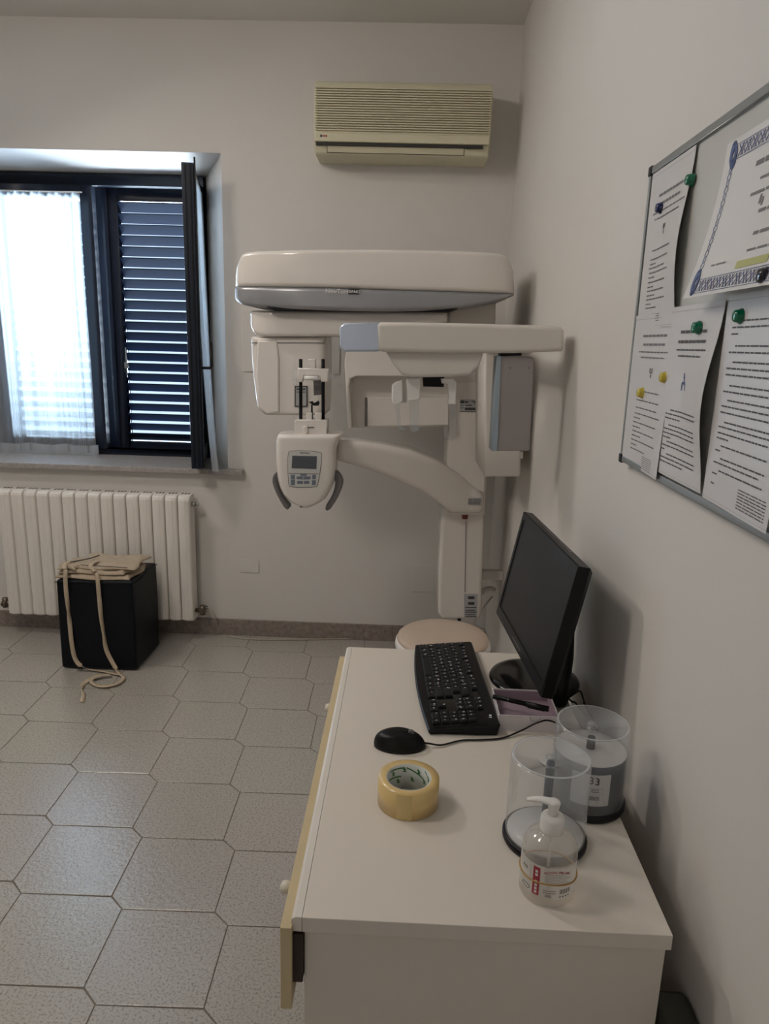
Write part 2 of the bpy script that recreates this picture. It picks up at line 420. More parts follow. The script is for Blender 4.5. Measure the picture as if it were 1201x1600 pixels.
def text(name, s, size, mat, parent, origin, xdir, ydir, align='CENTER', ext=0.0002, bold=False):
    c = bpy.data.curves.new(name, 'FONT'); c.body = s; c.size = size; c.align_x = align; c.align_y = 'CENTER'; c.extrude = ext
    if bold: c.offset = size*0.018
    t = bpy.data.objects.new(name, c); COL.objects.link(t)
    bpy.context.view_layer.update()
    dg = bpy.context.evaluated_depsgraph_get()
    me = bpy.data.meshes.new_from_object(t.evaluated_get(dg))
    bpy.data.objects.remove(t)
    x = Vector(xdir).normalized(); y = Vector(ydir).normalized(); z = x.cross(y)
    o_ = ORG[parent] if parent is not None else Vector((0,0,0))
    for v in me.vertices:
        v.co = Vector(origin)-o_ + x*v.co.x + y*v.co.y + z*v.co.z
    me.materials.clear(); me.materials.append(mat)
    o = bpy.data.objects.new(name, me); COL.objects.link(o)
    if parent is not None: o.parent = parent
    ORG[o] = o_
    return o
def struct(mb, name, mat, bevel=0): 
    o = mb.build(name, mat, None, bevel=bevel); o['kind'] = 'structure'; return o

# ================================================================ SETTING
XR, YB, ZC, XL, YF = 0.45, 3.5, 2.875, -3.2, -1.7
# floor: grout bed plus speckled cut-corner tiles
mb = MB(); mb.weld = False
mb.box(XL-.1, XR+.1, YF-.1, YB+.1, -0.05, -0.0025, mi=0)
A0 = Vector((-1.127, 2.234)); a1 = Vector((0.300, -0.038)); a2 = Vector((0.050, -0.287))
H6 = [(0,0), (0.254,0.003), (0.300,-0.038), (0.304,-0.281), (0.050,-0.287), (0.004,-0.243)]
for i in range(-9, 9):
    for j in range(-8, 16):
        o = A0+a1*i+a2*j
        P = [(o.x+x, o.y+y) for x, y in H6]
        if all(XL+.0 < p[0] < XR and YF < p[1] < YB for p in P) or any(XL < p[0] < XR and YF < p[1] < YB for p in P):
            Q = inset(P, 0.0014); Q2 = inset(P, 0.0026)
            mb.rings([[Vector((x,y,-0.0024)) for x,y in Q], [Vector((x,y,-0.0006)) for x,y in Q], [Vector((x,y,0)) for x,y in Q2]], cap0=False, smooth=False, mi=1)
struct(mb, 'floor', [GROUT, TILE])
struct(MB().box(XL-.1, XR+.1, YF-.1, YB+.5, ZC, ZC+.1), 'ceiling', CEIL)
# back wall with splayed window opening
mb = MB(); mb.weld = False
WX0, WX1 = -2.21, -1.05
mb.prism([(-0.88,3.5),(XR+.1,3.5),(XR+.1,4.0),(WX1,4.0),(WX1,3.85)], 0, ZC)
mb.prism([(-2.38,3.5),(WX0,3.85),(WX0,4.0),(XL-.1,4.0),(XL-.1,3.5)], 0, ZC)
mb.add([(-2.38,3.5,2.34),(-.88,3.5,2.34),(WX1,3.85,2.305),(WX0,3.85,2.305),(WX0,4.0,2.305),(WX1,4.0,2.305),(-2.38,3.5,ZC),(-.88,3.5,ZC),(WX0,4.0,ZC),(WX1,4.0,ZC)],
       [(0,1,2,3),(3,2,5,4),(0,6,7,1),(6,8,9,7),(4,5,9,8)])
mb.add([(-2.38,3.5,0),(-.88,3.5,0),(-.88,3.5,.862),(-2.38,3.5,.862),(WX0,4.0,0),(WX1,4.0,0),(WX1,4.0,.862),(WX0,4.0,.862)],
       [(0,1,2,3),(3,2,6,7),(4,5,6,7),(0,1,5,4)])
struct(mb, 'wall_back', WALL)
struct(MB().box(XR, XR+.1, YF-.1, YB, 0, ZC), 'wall_right', WALL)
struct(MB().box(XL-.1, XL, YF-.1, YB, 0, ZC), 'wall_left', WALL)
struct(MB().box(XL, XR, YF-.1, YF, 0, ZC), 'wall_front', WALL)
struct(MB().box(XL, XR, YB-.012, YB, 0, .088), 'baseboard_back', BASEST, 0.002)
struct(MB().box(XR-.012, XR, YF, YB-.012, 0, .088), 'baseboard_right', BASEST, 0.002)
struct(MB().box(XL, XL+.012, YF, YB-.012, 0, .088), 'baseboard_left', BASEST, 0.002)
struct(MB().prism([(-2.46,3.455),(-.80,3.455),(-.80,3.498),(-.9,3.498),(WX1-.0,3.852),(WX1,3.99),(WX0,3.99),(WX0,3.85),(-2.37,3.498),(-2.46,3.498)], .863, .890), 'trim_1', SILL, 0.003)

# window: fixed frame, closed left sash, louvred shutters behind
wf = MB()
zb, zt = .890, 2.305
wf.box(WX0, WX1, 3.80, 3.86, zt-.055, zt); wf.box(WX0, WX1, 3.80, 3.86, zb, zb+.03)
wf.box(WX1-.045, WX1, 3.80, 3.86, zb+.03, zt-.055); wf.box(WX0, WX0+.045, 3.80, 3.86, zb+.03, zt-.055)
win = struct(wf, 'window_1', FRAME, 0.003)
sx0, sx1 = WX0+.04, -1.605
s = MB()
s.box(sx0, sx0+.06, 3.775, 3.825, zb+.035, zt-.06); s.box(sx1-.06, sx1, 3.775, 3.825, zb+.035, zt-.06)
s.box(sx0+.06, sx1-.06, 3.775, 3.825, zt-.125, zt-.06); s.box(sx0+.06, sx1-.06, 3.775, 3.825, zb+.035, zb+.09)
s.build('closed_sash', FRAME, win, bevel=.003)
MB().box(sx0+.055, sx1-.055, 3.797, 3.803, zb+.08, zt-.12).build('pane', PANE, win)
def shutter(x0, x1, tilt, nm):
    g = MB()
    g.box(x0, x0+.055, 3.925, 3.965, zb+.005, zt-.015); g.box(x1-.055, x1, 3.925, 3.965, zb+.005, zt-.015)
    g.box(x0+.055, x1-.055, 3.925, 3.965, zt-.105, zt-.015); g.box(x0+.055, x1-.055, 3.925, 3.965, zb+.005, zb+.06)
    fr = g.build(nm, FRAME, win, bevel=.003)
    q = MB(); z = zb+.085; w = .066
    while z < zt-.12:
        c = Vector(((x0+x1)/2, 3.945, z))
        ay = Vector((0, cos(tilt), -sin(tilt))); az = Vector((0, sin(tilt), cos(tilt)))
        q.obox(c, Vector((1,0,0)), ay, az, (x1-x0)/2-.052, w/2, .003)
        z += .0545
    q.build('slats', SLAT, fr, bevel=.002)
    return fr
shutter(-1.59, WX1-.01, radians(40), 'shutter')
shutter(WX0+.01, -1.60, radians(32), 'shutter')
MB().box(-1.606, -1.585, 3.91, 3.93, zb+.01, zt-.02).build('cover_strip', FRAME, win, bevel=.003)
# shutter bolt on the stile
b = MB(); b.cyl((-1.53,3.918,1.30),(-1.53,3.918,1.46),.004,n=10); b.box(-1.54,-1.52,3.912,3.927,1.35,1.38)
b.build('shutter_bolt', ALU, win)

# ================================================================ open sash with its curtain
def ribbon_sheet(f, nu, nv, mb=None):
    mb = mb or MB()
    vs = [f(i/nu, j/nv) for j in range(nv+1) for i in range(nu+1)]
    fs = [(j*(nu+1)+i, j*(nu+1)+i+1, (j+1)*(nu+1)+i+1, (j+1)*(nu+1)+i) for j in range(nv) for i in range(nu)]
    return mb.add(vs, fs, True)
hinge = Vector((-1.085, 3.79, 0)); free = Vector((-0.988, 3.335, 0))
dv = (free-hinge); L = dv.length; dv.normalize(); nv_ = Vector((-dv.y, dv.x, 0))   # room-side normal, to the right
if nv_.x < 0: nv_ = -nv_
z0s, z1s = .912, 2.262
sash = thing('window_sash', 'dark narrow window sash swung open towards the room, seen edge-on with its white curtain behind', 'window sash', tuple(hinge+Vector((0,0,z0s))))
g = MB(); Zv = Vector((0,0,1)); hz = (z1s-z0s)/2; zc = (z1s+z0s)/2
g.obox(hinge+dv*.03+Zv*zc, dv, nv_, Zv, .03, .024, hz)
g.obox(hinge+dv*(L-.03)+Zv*zc, dv, nv_, Zv, .03, .026, hz)
g.obox(hinge+dv*L/2+Zv*(z1s-.035), dv, nv_, Zv, L/2-.06, .024, .035)
g.obox(hinge+dv*L/2+Zv*(z0s+.035), dv, nv_, Zv, L/2-.06, .024, .035)
g.build('sash_frame', FRAME, sash, bevel=.003)
g = MB()
for k in (-.5, .5): g.obox(hinge+dv*(L+.001)+nv_*k*.022+Zv*zc, dv, nv_, Zv, .0025, .003, hz-.01)
g.obox(hinge+dv*(L-.02)+nv_*.030+Zv*(zc+.015), dv, nv_, Zv, .014, .003, hz+.01)
g.build('edge_seal', BLACKP, sash)
MB().obox(hinge+dv*L/2+Zv*zc, dv, nv_, Zv, L/2-.055, .003, hz-.065).build('pane', PANE, sash)
h = MB(); hb = hinge+dv*(L-.03)+nv_*.026
h.obox(hb+Zv*1.385+nv_*.004, dv, nv_, Zv, .012, .005, .035)
h.tube([hb+Zv*1.385, hb+Zv*1.385+nv_*.045, hb+Zv*1.40+nv_*.052, hb+Zv*1.50+nv_*.052], .007, 10)
h.build('handle', BLACKP, sash)
def cur(u, v):
    z = z1s-.05-(z1s-z0s-.03)*v
    off = .030+.012*sin(u*26)*(.4+v)+ .014*v + .030*v*v*v*(.4+u)
    return hinge+dv*(.04+u*(L-.075+.012*v))+nv_*off+Zv*z
c = ribbon_sheet(cur, 60, 24).build('curtain', CURT, sash)
rd = MB(); rd.tube([hinge+dv*.03+nv_*.03+Zv*(z1s-.052), hinge+dv*(L-.03)+nv_*.03+Zv*(z1s-.052)], .004, 8)
rd.build('curtain_rod', WPLAST, sash)

# curtain on the closed sash
cx0, cx1 = WX0-.03, -1.655
def cur2(u, v):
    z = 2.205-(2.205-.905)*v
    y = 3.755+.010*sin(u*38)*(.5+.5*v)+.006*sin(u*91+1)
    return Vector((cx0+(cx1-cx0)*u + .003*sin(v*7+u*9), y, z))
cm = thing('net_curtain', 'sheer white net curtain glowing with daylight, hung on the closed left sash', 'curtain', (cx0, 3.755, .86))
ribbon_sheet(cur2, 140, 30).build('curtain_cloth', CURT, cm)
def hem(u, v):
    z = .945-(.945-.872)*v + .004*sin(u*20)
    return Vector((cx0+(cx1-cx0+.012)*u, 3.748+.008*sin(u*38)+.004*sin(u*70), z))
ribbon_sheet(hem, 100, 4).build('hem', HEM, cm)
def side(u, v):
    z = 2.205-(2.205-.90)*v
    return Vector((cx0+(.06+.05*(1-v))*u, 3.742+.006*sin(u*20), z))
ribbon_sheet(side, 16, 20).build('side_fold', CURT, cm)
rd = MB().tube([(cx0, 3.758, 2.207), (cx1+.01, 3.758, 2.207)], .004, 8); rd.build('curtain_rod', WPLAST, cm)
rd = MB()
for k in range(4):
    x = -1.74+.012*k
    rd.box(x, x+.0015, 3.738, 3.7395, .90, 2.19)
for k in range(5):
    x = -2.08+.010*k
    rd.box(x, x+.0015, 3.738, 3.7395, .90, 2.19)
rd.build('woven_stripes', HEM, cm)

# ================================================================ radiator
rx0, rx1, nsec = -2.005, -1.045, 15
rad = thing('radiator', 'white ribbed radiator on the wall under the window', 'radiator', ((rx0+rx1)/2, 3.42, .115))
pw = (rx1-rx0)/nsec
for i in range(nsec):
    x0 = rx0+i*pw+.0015; x1 = rx0+(i+1)*pw-.0015; xm = (x0+x1)/2
    g = MB(); rs = []
    prof = [(x0,3.46),(x0,3.392),(x0+.004,3.383),(x0+.012,3.379),(xm-.010,3.377),(xm-.008,3.3755),(xm+.008,3.3755),(xm+.010,3.377),(x1-.012,3.379),(x1-.004,3.383),(x1,3.392),(x1,3.46)]
    for z, dy in ((.112,.012),(.122,0),(.742,0),(.754,.004),(.762,.014),(.766,.032)):
        rs.append([Vector((x, min(3.46,y+dy), z)) for x, y in prof])
    g.rings(rs, smooth=False)
    sec = g.build('section', RAD, rad)
    sl = MB()
    for k in range(3): sl.box(x0+.008+k*.016, x0+.016+k*.016, 3.425, 3.452, .7655, .7668)
    sl.build('grille_slot', ACD, sec)
g = MB()
for z in (.70, .16): g.cyl((rx0+.01,3.43,z),(rx1-.01,3.43,z),.018)
for x in (rx0+.1, rx1-.1):
    for z in (.70, .16): g.box(x-.01,x+.01,3.44,3.499,z-.01,z+.01)
g.build('header_pipe', RAD, rad)
g = MB(); g.cyl((rx1-.002,3.42,.718),(rx1+.02,3.42,.718),.013); g.cyl((rx1+.02,3.42,.718),(rx1+.035,3.42,.718),.008)
g.build('bleed_valve', CHROME, rad)
for xs, sg in ((rx1, 1), (rx0, -1)):
    g = MB(); g.cyl((xs,3.425,.158),(xs+sg*.05,3.425,.158),.011); g.cyl((xs+sg*.035,3.425,.135),(xs+sg*.035,3.425,.185),.014)
    g.cyl((xs+sg*.035,3.425,.150),(xs+sg*.035,3.495,.150),.008); g.cyl((xs+sg*.035,3.40,.158),(xs+sg*.035,3.425,.158),.012)
    g.build('valve', BRASS, rad)
# cable along the skirting
p = [Yp(316,949,3.47), Yp(330,952,3.46), Yp(337,968,3.455), Zp(346,986,.006), Zp(362,995,.005), Zp(400,999,.005), Zp(470,999,.005), Zp(560,998,.005), Zp(625,999,.005), Vector((.25,3.40,.005))]
tag(MB().tube(crom(p, 8), .0032, 8).build('cable', CABLEW, None, org=p[4]), 'thin pale cable running along the floor below the back skirting from the radiator valve', 'cable')

# wall plates
def plate(x0, y0, x1, y1, lab, cat, d=.004):
    a = Yp(x0, y0, 3.49); b2 = Yp(x1, y1, 3.49)
    o = MB().box(a.x, b2.x, 3.5-d, 3.4995, b2.z, a.z).build('wall_plate', WALL, None, bevel=.0015, org=((a.x+b2.x)/2, 3.5, b2.z))
    tag(o, lab, cat)
plate(377, 484, 530, 585, 'large flat white cover panel on the back wall behind the scanner arm', 'wall panel', .006)
plate(375, 875, 404, 896, 'small blank white plate low on the wall right of the radiator', 'wall plate')
plate(645, 885, 684, 926, 'white blank plate low on the wall beside the scanner column', 'wall plate')

# ================================================================ air conditioner
ac = thing('air_conditioner', 'aged cream split air conditioner with ribbed grille high on the back wall', 'air conditioner', (-.06, 3.5, 2.30))
ax0, ax1 = -.432, .314
prof = [(3.499,2.590),(3.345,2.590),(3.318,2.583),(3.305,2.565),(3.300,2.53),(3.300,2.385),(3.304,2.372),(3.304,2.350),(3.318,2.345),(3.335,2.310),(3.350,2.303),(3.499,2.303)]
g = MB(); g.rings([[Vector((x,y,z)) for y,z in prof] for x in (ax0, ax1)], smooth=False); g.build('casing', ACM, ac, bevel=.006, seg=3)
g = MB(); nr = 18
for k in range(nr):
    z = 2.392+(2.553-2.392)*k/(nr-1)
    g.box(ax0+.006, ax1-.006, 3.2915, 3.302, z-.0028, z+.0024)
g.build('grille', ACM, ac, bevel=.0012)
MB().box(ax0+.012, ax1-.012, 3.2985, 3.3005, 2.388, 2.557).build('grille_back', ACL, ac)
MB().box(ax0+.004, ax1-.004, 3.296, 3.31, 2.347, 2.382).build('front_band', ACM, ac, bevel=.004)
g = MB(); g.box(ax0+.008, ax1-.03, 3.306, 3.33, 2.336, 2.345); g.build('air_slot', ACD, ac)
ay_ = Vector((0,.437,-.8995)).normalized(); an_ = Vector((0,-.8995,-.437)).normalized(); lc_ = Vector((-.085,3.3275,2.3255))
g = MB(); g.obox(lc_+an_*.0005, Vector((1,0,0)), ay_, an_, .2945, .0155, .0010); g.build('louver_gap', ACD, ac)
g = MB(); g.obox(lc_+an_*.0015, Vector((1,0,0)), ay_, an_, .2915, .0128, .0025); g.build('louver_flap', ACM, ac, bevel=.001)
g = MB(); g.box(.215, .285, 3.3045, 3.32, 2.334, 2.344); g.build('display_strip', ACD, ac)
g = MB(); g.box(ax0+.028, ax0+.036, 3.2945, 3.297, 2.363, 2.372); g.build('emblem', ACD, ac)
g = MB(); g.box(ax0+.039, ax0+.057, 3.2945, 3.297, 2.365, 2.370); g.build('emblem', RED, ac)

# ================================================================ cone-beam scanner
sc = thing('dental_scanner', 'large white dental x-ray scanner with control panel, arm and silver banded top', 'scanner', (.27, 2.98, .33))
YH = 2.66
# upper column and lower column
g = MB(); pxslab(g, [(699,470),(775,470),(771,600),(757,805),(696,805),(699,700)], 2.86, .30, .012); g.build('upper_column', WHITE2, sc)
g = MB(); pxslab(g, [(690,795),(756,795),(752,962),(748,968),(690,968),(684,958),(685,900)], 2.89, .24, .016); lc = g.build('lower_column', WHITE, sc)
a = Yp(728,815,2.888); b2 = Yp(726,925,2.888)
g = MB(); g.tube([a, b2], .0012, 6); g.build('seam', INKG, lc)
a = Yp(715,966,2.92); g = MB().box(a.x, a.x+.014, 2.92, 2.95, a.z-.016, a.z+.004); g.build('cable_outlet', BLACKP, lc)
g = MB().box(.30, .449, 3.0, 3.04, .52, .56).box(.30,.449,3.0,3.04,1.3,1.36); g.build('wall_bracket', WHITE2, sc, bevel=.004)
g = MB(); g.tube(crom([Yp(752,926,3.0), Yp(758,921,3.02), Yp(766,919,3.05), Yp(771,921,3.1)],6), .011, 12); g.tube([Yp(752,955,3.0), Yp(760,943,3.05), Yp(769,932,3.1)], .004, 8)
g.tube(crom([Yp(742,968,3.0), Yp(741,974,3.0), Yp(746,980,3.02), Yp(757,985,3.05)],6), .006, 8)
g.build('conduit', WHITE2, sc)
# sliding mount that carries the side arm
g = MB(); pxslab(g, [(757,540),(815,540),(813,740),(811,745),(757,745)], 2.50, .36, .008); g.build('side_arm_mount', WHITE2, sc)
g = MB(); a = Yp(812,712,2.50); g.box(a.x, a.x+.012, 2.51, 2.55, a.z-.012, a.z+.012); g.build('clip', WHITE2, sc)
# top housing
def curve_y(x): 
    u = (x-600)/215.0
    return YH+.16*max(0, abs(u)-.55)**2*1.6
topT = [(363,440),(365,425),(368,408),(372,399),(378,395),(395,392),(450,390),(520,389),(600,389),(680,390),(740,392),(775,394),(790,397),(798,404),(803,416),(806,440)]
topB = [(363,447),(430,448),(500,449),(600,452),(700,455),(760,457),(806,459)]
g = MB(); pxloft(g, topT, topB, 363, 806, curve_y, .42, .016, n=90, endr=.05); g.build('top_housing', WHITE, sc)
lowB = [(362,462),(364,468),(370,473),(380,477),(400,480),(450,482.5),(520,485),(600,486.5),(660,485.5),(720,481),(762,474),(785,469),(798,464),(806,460)]
g = MB(); pxloft(g, topB, lowB, 362, 806, lambda x: curve_y(x)+.001, .415, .014, n=90, endr=.05); sb = g.build('silver_band', SILVER, sc)
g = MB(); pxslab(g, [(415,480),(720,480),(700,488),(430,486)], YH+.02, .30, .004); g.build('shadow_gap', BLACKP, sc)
pos = Yp(526, 455.3, YH-.0015); text('lettering', 'NewTom', .021, LOGOW, sb, pos, (1,0,-.018), (0,0,1), bold=True)
a = Yp(544,451.5,YH-.002); b2 = Yp(561,460,YH-.002)
MB().box(a.x, b2.x, YH-.003, YH+.004, b2.z, a.z).build('nameplate', BLACKG, sb)
text('lettering', 'GIANO', .0135, LOGOW, sb, Yp(552.5,455.8,YH-.0035), (1,0,-.018), (0,0,1), bold=True)
# rotating gantry: beam, tube head on the left, sensor housing
g = MB(); pxloft(g, [(388,487),(392,485),(700,487)], [(388,505),(391,515),(398,523),(415,526),(600,526),(640,508),(700,503)], 388, 700, lambda x: 2.72+.03*max(0,(430-x)/40)**2*(x<430), .27, .014, endr=.03); bm_ = g.build('gantry_beam', WHITE, sc)
g = MB(); pxslab(g, [(532,484),(645,487),(645,501),(590,524),(532,524)], 2.733, .02, .003); g.build('cover_plate', WHITE2, bm_)
g = MB(); pyloft(g, [(526,390),(560,391),(600,395),(630,399),(640,402),(649,412)], [(526,508),(585,509),(649,506)], 526, 649, 2.745, .25, .030, endr=.012); th = g.build('tube_head', WHITE, sc)
g = MB(); pxslab(g, [(393,535),(507,535),(507,536.5),(393,536.5)], 2.7435, .004, 0); g.build('seam', INKG, th)
g = MB(); pxslab(g, [(402,532),(432,532),(436,560),(436,644),(416,648),(404,636),(400,580)], 2.737, .03, .007); g.build('front_ridge', WHITE, th)
# sticker on the tube head
g = MB(); pxslab(g, [(461,604),(479,604),(479,635),(461,635)], 2.741, .003, 0); st = g.build('sticker', STICK, th)
g = MB()
for q in ([(460,603),(480,603),(480,604.6),(460,604.6)], [(460,634),(480,634),(480,635.6),(460,635.6)], [(460,603),(461.6,603),(461.6,635.6),(460,635.6)], [(478.5,603),(480,603),(480,635.6),(478.5,635.6)], [(463,607),(477,607),(477,609),(463,609)], [(463,612),(477,612),(477,613),(463,613)]):
    pxslab(g, q, 2.7395, .002, 0)
g.build('sticker_print', INK, st)
# sensor housing with recess
g = MB()
pxslab(g, [(540,549),(545,546),(700,546),(700,589),(556,588),(547,592),(545,604),(549,669),(543,669),(538,566)], 2.72, .20, .006); sh = g.build('sensor_housing', WHITE, sc)
g = MB(); pxslab(g, [(545,586),(702,587),(702,666),(548,668)], 2.80, .12, .004); g.build('recess_panel', WHITE2, sh)
g = MB(); pxslab(g, [(574,622),(700,620),(700,664),(574,666)], 2.793, .01, .002); g.build('sensor_plate', WHITE, sh)
g = MB(); pxslab(g, [(569.5,621),(573,621),(573,666),(569.5,666)], 2.792, .01, 0); g.build('slot', DGREY, sh)
g = MB(); pxslab(g, [(702,600),(775,592),(760,700),(756,770),(700,740)], 2.853, .01, .002); g.build('column_cover', WHITE, sc)
# rating label on column
g = MB(); pxslab(g, [(718,624),(750,624.5),(750,644),(718,643)], 2.8515, .002, 0); st = g.build('rating_label', STICK, sc)
g = MB()
for q in ((719,626,725,630),(726,627,731,629.5),(737,626.5,749,628),(740,629,748,630.5),(719,633,724,634),(727,632.5,737,634),(719,637,724,638),(726,637,743,641),(718,642.5,750,643.5)):
    pxslab(g, [(q[0],q[1]),(q[2],q[1]),(q[2],q[3]),(q[0],q[3])], 2.8505, .0015, 0)
g.build('label_print', INK, st)
g = MB(); pxslab(g, [(725,928),(746,928),(745,965),(725,965)], 2.8885, .002, 0); st = g.build('warning_label', STICK, lc)
g = MB()
for q in ((731,932,741,936),(731,941,741,945),(727,949,744,950),(727,953,742,954),(727,956,744,957),(727,960,742,961),(727,963,744,964)):
    pxslab(g, [(q[0],q[1]),(q[2],q[1]),(q[2],q[3]),(q[0],q[3])], 2.887, .002, 0)
g.build('label_print', INK, st)
# chin-rest arm
def dep(x): return 2.62+.22*max(0, min(1, (x-535)/200))
up = [(525,690),(560,691),(600,696),(640,704),(680,720),(720,744),(755,770)]
lo = [(757,790),(754,802),(745,804),(705,804),(698,798),(685,788),(660,770),(620,752),(580,737),(535,724),(523,720)]
lo = lo[::-1]
g = MB(); pxloft(g, [(523,694)]+up+[(757,772)], lo, 523, 757, dep, .15, .030, n=70, endr=.02); arm = g.build('panel_arm', WHITE, sc)
g = MB(); pxslab(g, [(714,778),(752,778.5),(752,790),(714,789)], 2.8365, .002, 0); st = g.build('rating_label', STICK, arm)
g = MB()
for q in ((716,780,721,783),(723,780,737,781),(739,780,751,781),(723,782.5,737,783.5),(739,782.5,751,783.5),(716,785,750,786),(716,787,750,788)):
    pxslab(g, [(q[0],q[1]),(q[2],q[1]),(q[2],q[3]),(q[0],q[3])], 2.835, .0015, 0)
g.build('label_print', INKG, st)
a = Yp(726,806,2.88); g = MB().cyl((a.x,a.y,a.z+.02),(a.x,a.y,a.z-.012),.014,.012); g.build('stop_button', REDP, arm)
# control panel head
hd = [(432,678),(430,689),(429,715),(431,741),(435,762),(444,780),(458,790),(473,794),(491,791),(507,783),(515,767),(521,750),(523,732),(523,706),(527,696),(532,681)]
g = MB()
hl = [(678,433),(683,431),(689,430),(715,429),(741,431),(762,435),(775,441),(783,448),(789,457),(793,468),(795,477)]
hr = [(681,533),(688,529.5),(696,525.5),(704,523),(732,523),(750,521),(762,517.5),(773,512),(781,507),(787,499),(792,489),(795,479)]
pyloft(g, hl, hr, 679.5, 795, 2.53, .14, .028, endr=.016); hp = g.build('control_head', WHITE, sc)
for pts in ([(430,738),(425,746),(425,757),(433,776),(447,799),(454,792),(445,783),(436,768),(431,752)], [(524,734),(535,748),(535,761),(526,781),(513,800),(506,795),(518,776),(524,758),(521,744)]):
    g = MB(); pxslab(g, pts, 2.565, .045, .006, rnd=1); g.build('grab_handle', DGREY, hp)
pn = [(453,704),(500,706),(502,712),(500,735),(496,757),(493,761),(453,761),(451,756),(450,735),(450,710)]
g = MB(); pxslab(g, inset(pn, -.9), 2.5288, .003, 0, rnd=1); g.build('panel_rim', DGREY, hp)
g = MB(); pxslab(g, pn, 2.5275, .004, 0, rnd=1); kp = g.build('keypad', PANEL, hp)
g = MB(); pxslab(g, [(456.5,712),(495,713),(494,733),(455.5,731.5)], 2.526, .003, 0); g.build('display', LCD, kp)
g = MB(); pxslab(g, [(451,739),(498,740),(498,741),(451,740)], 2.5265, .003, 0); g.build('seam', INKG, kp)
for q in ((454,742,460,749),(454,750,460,758),(487.5,742,493,749),(487,750.5,493,758),(463,744.5,473,749),(474,744.5,485,749),(464,751.5,472.5,756),(474.5,751.5,483,756),(469,741,479,743.5)):
    g = MB(); pxslab(g, [(q[0],q[1]),(q[2],q[1]),(q[2],q[3]),(q[0],q[3])], 2.5255, .003, .0006); g.build('button', BTN, kp)
text('lettering', 'NewTom', .0085, INK, kp, Yp(476,707.8,2.5268), (1,0,-.018), (0,0,1), bold=True)
g = MB(); pxslab(g, [(468,791.5),(476,791.8),(476,793.2),(468,793)], 2.538, .02, 0); g.build('latch', DGREY, hp)
# chin rest block, rods, head support
g = MB(); pxslab(g, [(460,656),(511,656.5),(510,680),(459,680)], 2.56, .07, .004)
pxslab(g, [(478,645),(487,645),(487,658),(478,658)], 2.57, .03, .003); pxslab(g, [(492,645),(502,645),(502,658),(492,658)], 2.57, .03, .003)
pxslab(g, [(472,667),(480,665),(481,676),(476,680)], 2.552, .02, .003)
cb = g.build('chin_rest', WHITE, sc)
g = MB(); pxslab(g, [(479.5,667.3),(490.5,667.3),(490.5,668.8),(479.5,668.8)], 2.5585, .002, 0); pxslab(g, [(497,678),(508,678),(508,679.5),(497,679.5)], 2.5585, .002, 0); g.build('marking', INK, cb)
for px in (469.8, 504.8):
    g = MB(); g.cyl(Yp(px, 658, 2.59), Yp(px-.2, 561, 2.59), .0062); g.build('support_rod', BLACKP, sc)
g = MB(); pxslab(g, [(465,575),(513,576),(512,597),(501,597),(499,588),(475,587),(472,597),(464,597)], 2.57, .035, .005)
pxslab(g, [(481.5,561),(492,561),(492.5,576),(481,576)], 2.575, .03, .004); hs = g.build('head_support', WHITE, sc)
g = MB(); g.cyl(Yp(475.5,590.5,2.56), Yp(498,591.5,2.56), .0075); g.build('support_roller', WPLAST, hs)
g = MB(); pxslab(g, [(455,578),(465,579),(465,593),(457,591)], 2.575, .02, .003); pxslab(g, [(456,592),(463,593),(463,602),(459,603)], 2.575, .02, .003)
g.build('temple_clip', MILKY, hs); g = MB(); pxslab(g, [(512,585),(520,580),(522,590),(514,597)], 2.575, .02, .003); g.build('temple_clip', MILKY, hs)
g = MB(); pxslab(g, [(489,594),(501,594),(501.5,600),(503,602),(503,612),(501,617),(490,618)], 2.60, .03, .003); g.build('forehead_pad', DGREY, hs)
g = MB(); g.cyl(Yp(487.5,656,2.585), Yp(487,632,2.585), .0035); pxslab(g, [(482,628),(488,627),(490,630),(497,626),(499,630),(497,634),(490,634),(487,632)], 2.578, .012, .002); g.build('bite_piece', BLACKP, sc)
# side (cephalometric) arm, nearer to the viewer
g = MB(); g.box(.255,.33,2.10,2.52,1.512,1.545); g.build('side_arm_boom', WHITE2, sc, bevel=.004)
bar = [(588,507),(594,503.5),(650,503.5),(720,505),(800,507),(868,509),(877,511),(882,516),(882,544),(878,549),(800,552),(700,552),(600,550),(590,548)]
g = MB(); pxslab(g, bar, 1.98, .15, .012); sa = g.build('side_arm', WHITE2, sc)
g = MB(); pxslab(g, [(530,512),(536,505),(593,504),(594,548),(588,549.5),(537,549.5),(531,543)], 1.985, .14, .006); g.build('side_arm_cap', BLUESIL, sa)
g = MB(); pxslab(g, [(602,549),(756,549),(748,574),(735,587),(700,589),(645,590),(628,586),(616,572)], 2.0, .13, .010); g.build('head_holder_hub', WHITE2, sa)
g = MB(); pxslab(g, [(660,588),(694,588),(693,605),(661,604)], 2.10, .05, .002); g.build('hub_block', BLACKP, sa)
def rodclip(cl, rd, nm):
    g = MB(); pxslab(g, cl, 2.03, .03, .003); o = g.build('rod_clip', WPLAST, sa)
    g = MB(); pxslab(g, rd, 2.038, .012, .003); g.build('ear_rod', CLEARP, o)
rodclip([(612,602),(618,597),(628,594),(629,627),(619,634),(612,628)], [(616,632),(624,632),(626,664),(634,672),(622,671)], 0)
rodclip([(635,592),(657,590),(656,624),(636,627)], [(639,626),(654,626),(654,672),(646,676),(640,672)], 0)
rodclip([(689,592),(707,591),(713,597),(712,632),(701,632),(700,600),(690,599)], [(702,632),(713,632),(712,684),(706,689),(692,684),(702,678)], 0)
g = MB(); pxslab(g, [(626,597),(636,596),(635,630),(626,629)], 2.045, .012, .002); g.build('holder_plate', WHITE2, sa)
